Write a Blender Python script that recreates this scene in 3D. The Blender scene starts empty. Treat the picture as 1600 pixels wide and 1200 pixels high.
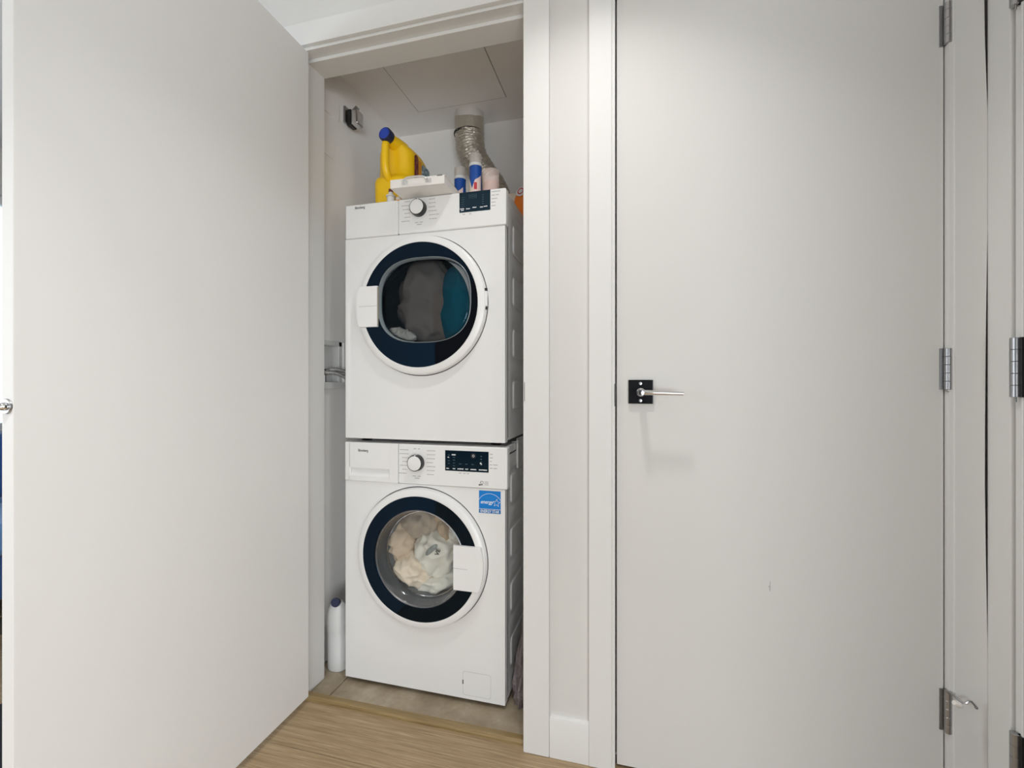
import bpy, bmesh, math, random
from mathutils import Vector, Matrix, noise

random.seed(4)
PI = math.pi
SC = bpy.context.scene
COL = SC.collection

# ------------------------------------------------------------------ camera
YAW = math.radians(14.9)
CAMZ = 1.07
cam_d = bpy.data.cameras.new('camera')
cam_d.sensor_fit = 'HORIZONTAL'
cam_d.sensor_width = 36.0
cam_d.lens = 711 / 1600 * 36.0
cam_d.clip_start = 0.02
cam = bpy.data.objects.new('camera', cam_d)
COL.objects.link(cam)
cam.location = (0, 0, CAMZ)
cam.rotation_euler = (PI / 2, 0, YAW)
SC.camera = cam

# ------------------------------------------------------------------ world, lights, exposure
w = bpy.data.worlds.new('sky')
SC.world = w
w.use_nodes = True
bg = w.node_tree.nodes['Background']
bg.inputs[0].default_value = (0.80, 0.90, 1.0, 1)
bg.inputs[1].default_value = 2.0


def area(name, loc, rot, sx, sy, power, col, shape='RECTANGLE'):
    d = bpy.data.lights.new(name, 'AREA')
    d.shape = shape
    d.size = sx
    d.size_y = sy
    d.energy = power
    d.color = col
    o = bpy.data.objects.new(name, d)
    o.location = loc
    o.rotation_euler = rot
    COL.objects.link(o)
    return o


area('rear_fill_light', (1.45, -3.10, 0.65), (PI / 2, 0, 0), 2.1, 1.1, 88, (0.96, 0.985, 1.0))  # added fill from behind, set low to lift the closet ceiling
area('left_window_daylight', (-3.60, -1.0, 1.40), (0, -PI / 2, 0), 1.5, 3.2, 62, (0.86, 0.93, 1.0))
area('right_fill_light', (3.10, -1.35, 0.85), (0, PI / 2, 0), 1.4, 2.0, 54, (0.96, 0.985, 1.0))  # added side fill to brighten the open leaf and the closet
dl = area('ceiling_lamp_and_fill', (-0.12, 0.82, 2.485), (0, 0, 0), 0.12, 0.12, 5.2, (1.0, 0.985, 0.965), 'DISK')
dl.data.spread = math.radians(105)
FILL_DOWN = ((-0.70, -0.10), (-0.70, -1.10))  # two unseen downlights added to bounce light off the floor
for x_, y_ in FILL_DOWN:
    dl = area('ceiling_lamp_and_fill', (x_, y_, 2.485), (0, 0, 0), 0.12, 0.12, 7.0, (1.0, 0.985, 0.965), 'DISK')
    dl.data.spread = math.radians(78)

SC.view_settings.view_transform = 'Standard'
SC.view_settings.look = 'None'
SC.view_settings.gamma = 1.0
SC.view_settings.use_curve_mapping = False
SC.view_settings.exposure = -0.22
try:
    SC.cycles.max_bounces = 10
    SC.cycles.diffuse_bounces = 6
    SC.cycles.transparent_max_bounces = 16
except Exception:
    pass


# ------------------------------------------------------------------ materials
def mat(name, col, rough=0.5, metal=0.0, **kw):
    m = bpy.data.materials.new(name)
    m.use_nodes = True
    nt = m.node_tree
    p = nt.nodes['Principled BSDF']
    p.inputs['Base Color'].default_value = (*col, 1)
    p.inputs['Roughness'].default_value = rough
    p.inputs['Metallic'].default_value = metal
    if 'spec' in kw:
        p.inputs['Specular IOR Level'].default_value = kw['spec']
    if 'tint' in kw:
        p.inputs['Specular Tint'].default_value = (*kw['tint'], 1)
    if 'coat' in kw:
        p.inputs['Coat Weight'].default_value = kw['coat']
    if 'trans' in kw:
        p.inputs['Transmission Weight'].default_value = kw['trans']
    if 'sheen' in kw:
        p.inputs['Sheen Weight'].default_value = kw['sheen']
    if 'alpha' in kw:
        p.inputs['Alpha'].default_value = kw['alpha']
    return m


def nodes(m):
    return m.node_tree, m.node_tree.nodes['Principled BSDF']


def add_bump(m, scale=60, strength=0.1, dist=0.002, detail=3, coord='Object', stretch=None):
    nt, p = nodes(m)
    tc = nt.nodes.new('ShaderNodeTexCoord')
    n = nt.nodes.new('ShaderNodeTexNoise')
    n.inputs['Scale'].default_value = scale
    n.inputs['Detail'].default_value = detail
    b = nt.nodes.new('ShaderNodeBump')
    b.inputs['Strength'].default_value = strength
    b.inputs['Distance'].default_value = dist
    src = tc.outputs[coord]
    if stretch:
        mp = nt.nodes.new('ShaderNodeMapping')
        mp.inputs['Scale'].default_value = stretch
        nt.links.new(src, mp.inputs[0])
        src = mp.outputs[0]
    nt.links.new(src, n.inputs['Vector'])
    nt.links.new(n.outputs['Fac'], b.inputs['Height'])
    nt.links.new(b.outputs[0], p.inputs['Normal'])
    return m


def add_mottle(m, cols, scale=8, detail=5, stretch=None, pos=None, rough_n=0.6, dist=0.0):
    """colour ramp driven by noise"""
    nt, p = nodes(m)
    tc = nt.nodes.new('ShaderNodeTexCoord')
    mp = nt.nodes.new('ShaderNodeMapping')
    if stretch:
        mp.inputs['Scale'].default_value = stretch
    n = nt.nodes.new('ShaderNodeTexNoise')
    n.inputs['Scale'].default_value = scale
    n.inputs['Detail'].default_value = detail
    n.inputs['Roughness'].default_value = rough_n
    n.inputs['Distortion'].default_value = dist
    r = nt.nodes.new('ShaderNodeValToRGB')
    pos = pos or [0.3 + 0.4 * i / (len(cols) - 1) for i in range(len(cols))]
    while len(r.color_ramp.elements) < len(cols):
        r.color_ramp.elements.new(0.5)
    for e, c, q in zip(r.color_ramp.elements, cols, pos):
        e.position = q
        e.color = (*c, 1)
    nt.links.new(tc.outputs['Object'], mp.inputs[0])
    nt.links.new(mp.outputs[0], n.inputs['Vector'])
    nt.links.new(n.outputs['Fac'], r.inputs['Fac'])
    nt.links.new(r.outputs[0], p.inputs['Base Color'])
    return m


def glass_mat(name, tint, gloss=1.0, ior=1.5, rough=0.0, gtint=(1, 1, 1)):
    """clear sheet: transparent with a fresnel reflection"""
    m = bpy.data.materials.new(name)
    m.use_nodes = True
    nt = m.node_tree
    nt.nodes.clear()
    out = nt.nodes.new('ShaderNodeOutputMaterial')
    tr = nt.nodes.new('ShaderNodeBsdfTransparent')
    tr.inputs[0].default_value = (*tint, 1)
    gl = nt.nodes.new('ShaderNodeBsdfGlossy')
    gl.inputs['Roughness'].default_value = rough
    gl.inputs['Color'].default_value = (*[c * gloss for c in gtint], 1)
    fr = nt.nodes.new('ShaderNodeFresnel')
    fr.inputs[0].default_value = ior
    mx = nt.nodes.new('ShaderNodeMixShader')
    nt.links.new(fr.outputs[0], mx.inputs[0])
    nt.links.new(tr.outputs[0], mx.inputs[1])
    nt.links.new(gl.outputs[0], mx.inputs[2])
    nt.links.new(mx.outputs[0], out.inputs[0])
    return m


M = {}
M['dark_rear'] = add_bump(mat('dark_paint_for_reflections', (0.05, 0.052, 0.056), 0.7), 220, 0.05, 0.001)  # dark colour invented for the unseen rear wall to keep reflections dark
M['wall'] = add_bump(mat('wall_paint', (0.66, 0.65, 0.63), 0.6), 220, 0.05, 0.001)
M['closet'] = add_bump(mat('closet_wall_paint', (0.90, 0.89, 0.88), 0.7), 200, 0.06, 0.001)
M['ceil'] = add_bump(mat('ceiling_paint', (0.70, 0.69, 0.67), 0.8), 160, 0.1, 0.001)
M['trim'] = add_bump(mat('trim_paint', (0.72, 0.715, 0.70), 0.55), 120, 0.04, 0.001)
M['door'] = add_bump(mat('door_paint', (0.66, 0.65, 0.63), 0.62), 90, 0.05, 0.001)
M['leaf'] = add_bump(mat('closet_door_paint', (0.72, 0.71, 0.695), 0.6), 90, 0.05, 0.001)
M['plate'] = mat('cover_plate_paint', (0.90, 0.89, 0.88), 0.5)
M['appl'] = mat('white_enamel', (0.80, 0.80, 0.80), 0.28, coat=0.3)
M['appl2'] = mat('white_plastic', (0.82, 0.82, 0.82), 0.30)
M['side'] = mat('painted_steel_side', (0.76, 0.76, 0.76), 0.35)
M['seam'] = mat('dark_joint', (0.06, 0.06, 0.06), 0.8)
M['blackring'] = mat('dark_tinted_door_glass', (0.006, 0.006, 0.007), 0.04, spec=0.36, tint=(0.03, 0.42, 1.0))
M['display'] = mat('dark_display_glass', (0.004, 0.012, 0.022), 0.08, spec=0.6, tint=(0.45, 0.75, 1.0))
M['black'] = mat('black_plastic', (0.015, 0.015, 0.015), 0.4)
M['rubber'] = mat('dark_rubber', (0.012, 0.012, 0.013), 0.6)
M['gasket'] = mat('grey_rubber_gasket', (0.16, 0.17, 0.18), 0.45)
M['steel'] = add_bump(mat('drum_steel', (0.50, 0.50, 0.50), 0.32, 1.0), 40, 0.05, 0.002)
M['chrome'] = mat('polished_chrome', (0.72, 0.72, 0.73), 0.10, 1.0)
M['satin'] = mat('satin_steel', (0.42, 0.42, 0.43), 0.34, 1.0)
M['chrome_refl'] = mat('chrome_with_dark_reflection', (0.012, 0.013, 0.015), 0.05, 0.0, spec=0.6)  # chrome plate; the dark room it mirrors is put into its colour
M['print_grey'] = mat('grey_print', (0.42, 0.42, 0.43), 0.6)
M['print_dark'] = mat('dark_print', (0.05, 0.05, 0.055), 0.6)
M['print_white'] = mat('white_print', (0.80, 0.82, 0.85), 0.6)
M['print_dim'] = mat('dim_print', (0.05, 0.10, 0.13), 0.6)
M['lit'] = mat('lit_indicator', (0.8, 0.85, 0.9), 0.5)
nt_, p_ = nodes(M['lit'])
p_.inputs['Emission Color'].default_value = (0.8, 0.92, 1, 1)
p_.inputs['Emission Strength'].default_value = 0.5
M['blue_sticker'] = mat('blue_sticker', (0.0, 0.20, 0.62), 0.4)
M['blue_sticker_dark'] = mat('darker_blue_sticker_band', (0.0, 0.14, 0.42), 0.4)
M['glass_w'] = glass_mat('washer_bowl_glass', (0.93, 0.94, 0.93), 1.0, 1.30)
M['glass_side'] = mat('washer_bowl_side_glass', (0.10, 0.105, 0.11), 0.16, 0.35)
M['glass_d'] = glass_mat('dryer_smoked_glass', (0.62, 0.63, 0.64), 1.0, 1.28, gtint=(0.55, 0.8, 1.0))
M['yellow'] = mat('yellow_plastic', (0.93, 0.58, 0.006), 0.32)
M['bluecap'] = mat('blue_cap_plastic', (0.012, 0.05, 0.42), 0.35)
M['navycap'] = mat('navy_cap_plastic', (0.012, 0.018, 0.06), 0.4)
M['whiteplast'] = mat('white_bottle_plastic', (0.72, 0.73, 0.73), 0.38)
M['bluebody'] = mat('blue_bottle_plastic', (0.003, 0.07, 0.36), 0.35)
M['cream'] = mat('cream_label', (0.74, 0.66, 0.56), 0.5)
M['pinkpl'] = mat('pink_label', (0.80, 0.62, 0.57), 0.5)
M['redprint'] = mat('red_print', (0.55, 0.03, 0.04), 0.5)
M['maroon'] = add_mottle(mat('dark_red_label', (0.2, 0.02, 0.03), 0.45), [(0.10, 0.01, 0.015), (0.20, 0.02, 0.03), (0.38, 0.20, 0.10)], 90, 3, pos=[0.35, 0.52, 0.72])
M['orangelabel'] = mat('orange_label', (0.72, 0.30, 0.02), 0.5)
M['bluelabel'] = add_mottle(mat('speckled_blue_label', (0.2, 0.3, 0.4), 0.5), [(0.05, 0.10, 0.16), (0.16, 0.28, 0.36), (0.60, 0.64, 0.62)], 110, 3, pos=[0.35, 0.5, 0.66])
M['orange'] = mat('orange_plastic', (0.92, 0.22, 0.004), 0.35)
M['boxwhite'] = mat('white_painted_box', (0.80, 0.78, 0.75), 0.45)
M['greycap'] = mat('clear_grey_cap', (0.62, 0.58, 0.54), 0.25, alpha=0.62)
M['cup'] = mat('translucent_pink_cup', (0.86, 0.72, 0.68), 0.25, alpha=0.30)
M['cupfill'] = mat('pink_cup_measure_print', (0.84, 0.50, 0.44), 0.5, alpha=0.42)
M['ductwhite'] = mat('white_sheet_metal', (0.66, 0.64, 0.61), 0.45)
M['strap'] = mat('dark_duct_strap', (0.03, 0.028, 0.025), 0.5, 0.4)
m = mat('crinkled_foil', (0.62, 0.58, 0.51), 0.30, 0.8)
add_bump(m, 95, 0.9, 0.006, 6)
M['foil'] = m
m = mat('foil_tape', (0.56, 0.52, 0.45), 0.36, 0.6)
add_bump(m, 40, 0.5, 0.004, 5)
M['foiltape'] = m
m = mat('braided_steel_hose', (0.50, 0.50, 0.50), 0.35, 0.9)
add_bump(m, 420, 0.8, 0.003, 2)
M['braid'] = m
M['tile'] = add_bump(add_mottle(mat('floor_tile', (0.3, 0.25, 0.2), 0.5), [(0.22, 0.17, 0.11), (0.33, 0.27, 0.19), (0.47, 0.405, 0.31)], 7, 8, rough_n=0.7), 90, 0.12, 0.002, 6)
M['grout'] = mat('grey_brown_grout', (0.10, 0.082, 0.06), 0.9)


def wood(name, cols, sx=1.0):
    m = mat(name, cols[1], 0.45)
    add_mottle(m, cols, 6.0, 10, (0.9 * sx, 34, 10), [0.30, 0.5, 0.70], 0.72, 0.6)
    nt, p = nodes(m)
    tc = nt.nodes.new('ShaderNodeTexCoord')
    mp = nt.nodes.new('ShaderNodeMapping')
    mp.inputs['Scale'].default_value = (3 * sx, 160, 20)
    n = nt.nodes.new('ShaderNodeTexNoise')
    n.inputs['Scale'].default_value = 3
    n.inputs['Detail'].default_value = 4
    b = nt.nodes.new('ShaderNodeBump')
    b.inputs['Strength'].default_value = 0.25
    b.inputs['Distance'].default_value = 0.002
    nt.links.new(tc.outputs['Object'], mp.inputs[0])
    nt.links.new(mp.outputs[0], n.inputs['Vector'])
    nt.links.new(n.outputs['Fac'], b.inputs['Height'])
    nt.links.new(b.outputs[0], p.inputs['Normal'])
    return m


M['plank'] = wood('oak_laminate', [(0.19, 0.125, 0.065), (0.34, 0.24, 0.135), (0.50, 0.385, 0.24)])
M['strip'] = wood('oak_threshold', [(0.17, 0.11, 0.04), (0.25, 0.17, 0.07), (0.35, 0.25, 0.115)])
M['darkdoor'] = mat('dark_brown_door_paint', (0.012, 0.008, 0.006), 0.4)
M['towel'] = add_bump(mat('white_cotton', (0.80, 0.78, 0.71), 0.95, sheen=0.2), 260, 0.25, 0.003)
M['beige'] = add_bump(mat('beige_cotton', (0.66, 0.54, 0.42), 0.95, sheen=0.2), 300, 0.2, 0.003)
M['creamcl'] = add_bump(mat('cream_cotton', (0.82, 0.71, 0.58), 0.95, sheen=0.2), 300, 0.2, 0.003)
M['greycl'] = add_bump(mat('grey_taupe_cotton', (0.42, 0.36, 0.30), 0.95, sheen=0.2), 300, 0.2, 0.003)
M['brownmesh'] = add_bump(mat('tan_mesh_cloth', (0.50, 0.39, 0.28), 0.9), 500, 0.3, 0.003)
M['waffle'] = add_bump(mat('white_waffle_cloth', (0.78, 0.77, 0.74), 0.95), 200, 0.7, 0.004, 0)
M['greydark'] = add_bump(mat('grey_reflection_cloth', (0.25, 0.22, 0.20), 0.95), 60, 0.2, 0.003)
M['teal'] = add_bump(mat('teal_reflection_cloth', (0.010, 0.155, 0.24), 0.95), 60, 0.15, 0.003)
M['tagcloth'] = mat('grey_cloth_patch', (0.30, 0.32, 0.31), 0.9)
m = mat('crumpled_grey_plastic', (0.20, 0.165, 0.17), 0.28)
add_bump(m, 26, 0.8, 0.02, 5)
M['bag'] = m
M['sofa'] = add_bump(mat('navy_blue_upholstery', (0.02, 0.085, 0.28), 0.9, sheen=0.3), 300, 0.2, 0.002)
M['sofa2'] = add_bump(mat('light_blue_upholstery', (0.13, 0.30, 0.60), 0.9, sheen=0.3), 300, 0.2, 0.002)
M['rug'] = add_bump(mat('dark_rug_pile', (0.012, 0.014, 0.02), 1.0), 300, 0.6, 0.004)
M['frame'] = mat('white_window_frame', (0.75, 0.76, 0.77), 0.4)
M['pane'] = glass_mat('window_glass', (0.96, 0.98, 0.98), 1.0, 1.45)
M['lampglass'] = mat('opal_lamp_glass', (0.85, 0.85, 0.83), 0.4)
nt_, p_ = nodes(M['lampglass'])
p_.inputs['Emission Color'].default_value = (1, 0.965, 0.92, 1)
p_.inputs['Emission Strength'].default_value = 3.0


# ------------------------------------------------------------------ mesh helpers
class MB:
    def __init__(self):
        self.bm = bmesh.new()
        self.bev = False

    def box(self, x0, x1, y0, y1, z0, z1, bev=0.0, seg=2):
        vs = [self.bm.verts.new(p) for p in ((x0, y0, z0), (x1, y0, z0), (x1, y1, z0), (x0, y1, z0),
                                             (x0, y0, z1), (x1, y0, z1), (x1, y1, z1), (x0, y1, z1))]
        fs = []
        for q in ((3, 2, 1, 0), (4, 5, 6, 7), (0, 1, 5, 4), (1, 2, 6, 5), (2, 3, 7, 6), (3, 0, 4, 7)):
            fs.append(self.bm.faces.new([vs[i] for i in q]))
        if bev > 0:
            self.bev = True
            es = set()
            for f in fs:
                es.update(f.edges)
            bmesh.ops.bevel(self.bm, geom=list(es), offset=bev, segments=seg, profile=0.5, affect='EDGES')
        return self

    def prism(self, pts, a0, a1, axis='y', bev=0.0):
        """pts: 2D polygon; extruded along axis from a0 to a1. axis y: pts are (x,z); x: (y,z); z: (x,y)"""
        def P(p, a):
            if axis == 'y':
                return (p[0], a, p[1])
            if axis == 'x':
                return (a, p[0], p[1])
            return (p[0], p[1], a)
        A = [self.bm.verts.new(P(p, a0)) for p in pts]
        B = [self.bm.verts.new(P(p, a1)) for p in pts]
        n = len(pts)
        fs = [self.bm.faces.new(A), self.bm.faces.new(B[::-1])]
        for i in range(n):
            fs.append(self.bm.faces.new((A[i], B[i], B[(i + 1) % n], A[(i + 1) % n])))
        if bev > 0:
            self.bev = True
            es = set(fs[0].edges) | set(fs[1].edges)
            bmesh.ops.bevel(self.bm, geom=list(es), offset=bev, segments=2, profile=0.5, affect='EDGES')
        return self

    def rings(self, rings, closed=True, cap0=True, cap1=True):
        R = [[self.bm.verts.new(p) for p in r] for r in rings]
        n = len(R[0])
        for a, b in zip(R[:-1], R[1:]):
            rng = range(n) if closed else range(n - 1)
            for i in rng:
                j = (i + 1) % n
                self.bm.faces.new((a[i], a[j], b[j], b[i]))
        if cap0:
            self.bm.faces.new(R[0][::-1])
        if cap1:
            self.bm.faces.new(R[-1])
        return self

    def lathe(self, prof, origin=(0, 0, 0), axis=(0, 0, 1), n=48, cap0=False, cap1=False, sx=1.0, sy=1.0, expo=2.0):
        """prof: [(r, h)] about axis through origin; sx/sy/expo make a superellipse"""
        ax = Vector(axis).normalized()
        q = Vector((0, 0, 1)).rotation_difference(ax)
        o = Vector(origin)
        rs = []
        for r, h in prof:
            ring = []
            for i in range(n):
                t = 2 * PI * i / n
                c, s = math.cos(t), math.sin(t)
                x = math.copysign(abs(c) ** (2 / expo), c) * r * sx
                y = math.copysign(abs(s) ** (2 / expo), s) * r * sy
                ring.append(o + q @ Vector((x, y, h)))
            rs.append(ring)
        return self.rings(rs, True, cap0, cap1)

    def tube(self, path, rad, n=12, cap=True, closed=False):
        path = [Vector(p) for p in path]
        rs = []
        up = None
        N = len(path)
        for i, p in enumerate(path):
            if closed:
                t = (path[(i + 1) % N] - path[i - 1]).normalized()
            else:
                t = (path[min(i + 1, N - 1)] - path[max(i - 1, 0)]).normalized()
            if up is None:
                up = Vector((0, 0, 1)) if abs(t.z) < 0.9 else Vector((1, 0, 0))
            u = (up - t * up.dot(t)).normalized()
            v = t.cross(u)
            up = u
            r = rad(i / max(1, N - 1)) if callable(rad) else rad
            rs.append([p + (u * math.cos(2 * PI * k / n) + v * math.sin(2 * PI * k / n)) * r for k in range(n)])
        if closed:
            rs.append(rs[0])
            return self.rings(rs, True, False, False)
        return self.rings(rs, True, cap, cap)

    def loft(self, secs, n=48):
        """secs: (z, cx, cy, rx, ry, expo)"""
        rs = []
        for z, cx, cy, rx, ry, e in secs:
            ring = []
            for i in range(n):
                t = 2 * PI * i / n
                c, s = math.cos(t), math.sin(t)
                ring.append((cx + math.copysign(abs(c) ** (2 / e), c) * rx, cy + math.copysign(abs(s) ** (2 / e), s) * ry, z))
            rs.append(ring)
        return self.rings(rs)

    def quad(self, *pts):
        self.bm.faces.new([self.bm.verts.new(p) for p in pts])
        return self

    def build(self, name, material, parent=None, smooth=True, angle=35, matrix=None, mats=None):
        bm = self.bm
        bmesh.ops.remove_doubles(bm, verts=bm.verts, dist=1e-6)
        bmesh.ops.recalc_face_normals(bm, faces=bm.faces)
        if matrix is not None:
            bmesh.ops.transform(bm, matrix=matrix, verts=bm.verts)
        me = bpy.data.meshes.new(name)
        bm.to_mesh(me)
        bm.free()
        me.materials.append(material)
        if smooth:
            me.polygons.foreach_set('use_smooth', [True] * len(me.polygons))
            me.set_sharp_from_angle(angle=math.radians(angle))
        o = bpy.data.objects.new(name, me)
        COL.objects.link(o)
        if parent is not None:
            o.parent = parent
            if parent.type == 'EMPTY' or True:
                o.matrix_parent_inverse = Matrix.Translation(parent.location).inverted() if parent.parent is None else \
                    (Matrix.Translation(parent.parent.location) @ Matrix.Identity(4)).inverted() if False else Matrix.Translation(-WLOC.get(parent.name, Vector((0, 0, 0))))
        WLOC[o.name] = Vector((0, 0, 0))
        if self.bev:
            wn = o.modifiers.new('even_normals', 'WEIGHTED_NORMAL')
            wn.keep_sharp = True
            wn.weight = 100
        return o


WLOC = {}


def tag(o, label=None, cat=None, group=None, kind=None):
    if label:
        o['label'] = label
    if cat:
        o['category'] = cat
    if group:
        o['group'] = group
    if kind:
        o['kind'] = kind
    return o


def empty(name, loc):
    o = bpy.data.objects.new(name, None)
    o.empty_display_size = 0.05
    o.location = loc
    COL.objects.link(o)
    WLOC[o.name] = Vector(loc)
    return o


def thing(name, label, cat, loc, group=None):
    return tag(empty(name, loc), label, cat, group)


def struct(o, label=None):
    o['kind'] = 'structure'
    if label:
        o['label'] = label
    return o


def text_mesh(name, body, size, x, z, y, material, parent, bold=0.0, shear=0.0, xscale=1.0, align='LEFT', label=None):
    """flat lettering on a plane facing -y"""
    cu = bpy.data.curves.new('t', 'FONT')
    cu.body = body
    cu.size = size
    cu.offset = bold
    cu.shear = shear
    cu.align_x = align
    cu.resolution_u = 3
    to = bpy.data.objects.new('t', cu)
    COL.objects.link(to)
    bpy.context.view_layer.update()
    dg = bpy.context.evaluated_depsgraph_get()
    me = bpy.data.meshes.new_from_object(to.evaluated_get(dg))
    bpy.data.objects.remove(to)
    bpy.data.curves.remove(cu)
    for v in me.vertices:
        cx, cy = v.co.x * xscale, v.co.y
        v.co = (x + cx, y, z + cy)
    me.name = name
    me.materials.clear()
    me.materials.append(material)
    o = bpy.data.objects.new(name, me)
    COL.objects.link(o)
    o.parent = parent
    o.matrix_parent_inverse = Matrix.Translation(-WLOC.get(parent.name, Vector((0, 0, 0))))
    WLOC[o.name] = Vector((0, 0, 0))
    if label:
        o['label'] = label
    return o


def rrect(x0, x1, z0, z1, r, n=5):
    pts = []
    for cx, cz, a in ((x1 - r, z0 + r, -PI / 2), (x1 - r, z1 - r, 0), (x0 + r, z1 - r, PI / 2), (x0 + r, z0 + r, PI)):
        for i in range(n + 1):
            t = a + PI / 2 * i / n
            pts.append((cx + r * math.cos(t), cz + r * math.sin(t)))
    return pts


# key planes
YW = 1.30          # room side of the closet wall
YC = 1.285         # face of the casings
YB = 1.423         # closet side of the wall
YF = 1.433         # front of the appliances
ZH = 2.19          # underside of the head jamb
CZ = 2.32          # closet ceiling
CXL, CXR, CYB = -1.145, -0.20, 2.08
RX = 0.80          # right wall

# ------------------------------------------------------------------ the setting
b = MB()
b.box(-1.30, -1.098, YW, YB, 0, 2.5)
b.box(-1.098, -0.305, YW, YB, 2.195, 2.5)
b.box(-0.305, -0.060, YW, YB, 0, 2.5)
b.box(-0.060, 0.727, YW, YB, 2.195, 2.5)
b.box(0.727, 0.765, YW, YB, 0, 2.5)
struct(b.build('wall_back', M['wall']))

b = MB()
b.box(RX, 0.92, 1.215, 1.60, 0, 2.5)
b.box(RX, 0.92, 0.26, 1.215, 2.20, 2.5)
b.box(RX, 0.92, 0.20, 0.26, 0, 2.5)
struct(b.build('wall_right', M['wall']))
struct(MB().box(0.60, 0.80, 1.56, 1.60, 0, 2.5).build('wall_light_block_corner', M['wall']))  # unseen slab added to block daylight behind the corner crack

# left and rear room walls with window openings
b = MB()
WL = -3.70
b.box(WL - 0.15, WL, -3.2, -2.7, 0, 2.5)
b.box(WL - 0.15, WL, -2.7, 3.2, 0, 0.78)
b.box(WL - 0.15, WL, -2.7, 3.2, 2.22, 2.5)
b.box(WL - 0.15, WL, 3.2, 3.6, 0, 2.5)
struct(b.build('wall_left', M['wall']))
b = MB()
b.box(-3.7, 0.35, -3.35, -3.2, 0, 2.5)
b.box(2.75, 3.35, -3.35, -3.2, 0, 2.5)
b.box(0.35, 2.75, -3.35, -3.2, 0, 0.06)
b.box(0.35, 2.75, -3.35, -3.2, 2.35, 2.5)
struct(b.build('wall_rear', M['dark_rear']))
struct(MB().box(-3.7, -1.30, 3.45, 3.6, 0, 2.5).build('wall_far', M['wall']))
struct(MB().box(-1.30, CXL - 0.03, YB, 3.6, 0, 2.5).build('wall_side', M['wall']))
struct(MB().box(-3.85, 3.35, -3.35, YB, 2.5, 2.6).build('ceiling', M['ceil']))
struct(MB().box(0.92, 3.2, 0.20, 0.30, 0, 2.5).build('wall_hall', M['wall']))
struct(MB().box(3.2, 3.35, -3.2, -2.5, 0, 2.5).box(3.2, 3.35, -0.2, 0.3, 0, 2.5).box(3.2, 3.35, -2.5, -0.2, 0, 0.08).box(3.2, 3.35, -2.5, -0.2, 2.35, 2.5).build('wall_far_right', M['wall']))
struct(MB().box(-3.85, -1.17, YB, 3.6, 2.5, 2.6).build('ceiling_left', M['ceil']))

# closet shell: left wall has a recess for the water box
b = MB()
HY0, HY1, HZ0, HZ1 = 1.455, 1.585, 1.075, 1.222
b.box(CXL - 0.03, CXL, YB, HY0, 0, CZ)
b.box(CXL - 0.03, CXL, HY1, CYB + 0.05, 0, CZ)
b.box(CXL - 0.03, CXL, HY0, HY1, 0, HZ0)
b.box(CXL - 0.03, CXL, HY0, HY1, HZ1, CZ)
struct(b.build('wall_closet_left', M['closet']))
struct(MB().box(CXL - 0.03, CXR + 0.05, CYB, CYB + 0.05, 0, CZ).build('wall_closet_back', M['closet']))
struct(MB().box(CXR, CXR + 0.05, YB, CYB + 0.05, 0, CZ).build('wall_closet_right', M['closet']))
struct(MB().box(CXL - 0.03, CXR + 0.05, YB, CYB + 0.05, CZ, CZ + 0.05).build('ceiling_closet', M['closet']))

# floors: planks in the room, tiles in the closet
fl = struct(MB().box(-3.85, 3.35, -3.35, YB, -0.05, -0.006).build('floor', M['grout']))
for r in range(8):
    y1 = 1.318 - r * 0.19
    off = (r * 0.47) % 1.2
    x = -3.6 - off
    while x < 0.80:
        x0, x1 = max(x, -3.7), min(x + 1.2, 0.80)
        if x1 - x0 > 0.05:
            MB().box(x0 + .0007, x1 - .0007, y1 - 0.19 + .0007, y1 - .0007, -0.006, random.uniform(-.0003, 0.0), 0.0006, 1).build('plank', M['plank'], fl, smooth=False)
        x += 1.2
rf = MB().box(-3.7, 0.80, -3.2, 1.318 - 8 * 0.19, -0.006, -0.0002).box(0.80, 3.2, -3.2, 0.2, -0.006, -0.0002).build('plank_field', M['plank'], fl, smooth=False)
rf['kind'] = 'stuff'
fl2 = struct(MB().box(-3.85, -1.17, YB, 3.6, -0.05, 0.0).build('floor_left', M['plank']))
fl3 = struct(MB().box(CXL - .03, CXR + .05, YB, CYB + .05, -0.05, -0.004).build('floor_closet', M['grout']))
xs = [CXL, -1.0063, -0.300, CXR]
ysx = [1.337, 1.64, 1.95, CYB]
for i in range(3):
    for j in range(3):
        MB().box(xs[i] + .0012, xs[i + 1] - .0012, ysx[j] + .0012, ysx[j + 1] - .0012, -0.004, 0.0006, 0.0008, 1).build('tile', M['tile'], fl3, smooth=False)

# closet door frame: jambs, stops, casing
st = MB()
st.prism([(1.309, 0.0), (1.3385, 0.0), (1.3385, 0.009), (1.334, 0.0125), (1.315, 0.0125), (1.309, 0.006)], -1.094, -0.309, 'x')
struct(tag(st.build('threshold_strip', M['strip'])), 'narrow oak threshold strip at the closet opening')
bpy.data.objects['threshold_strip'].name = 'trim_1'


def trim(n, bld, m='trim'):
    return struct(bld.build('trim_%d' % n, M[m], angle=25))


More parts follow.
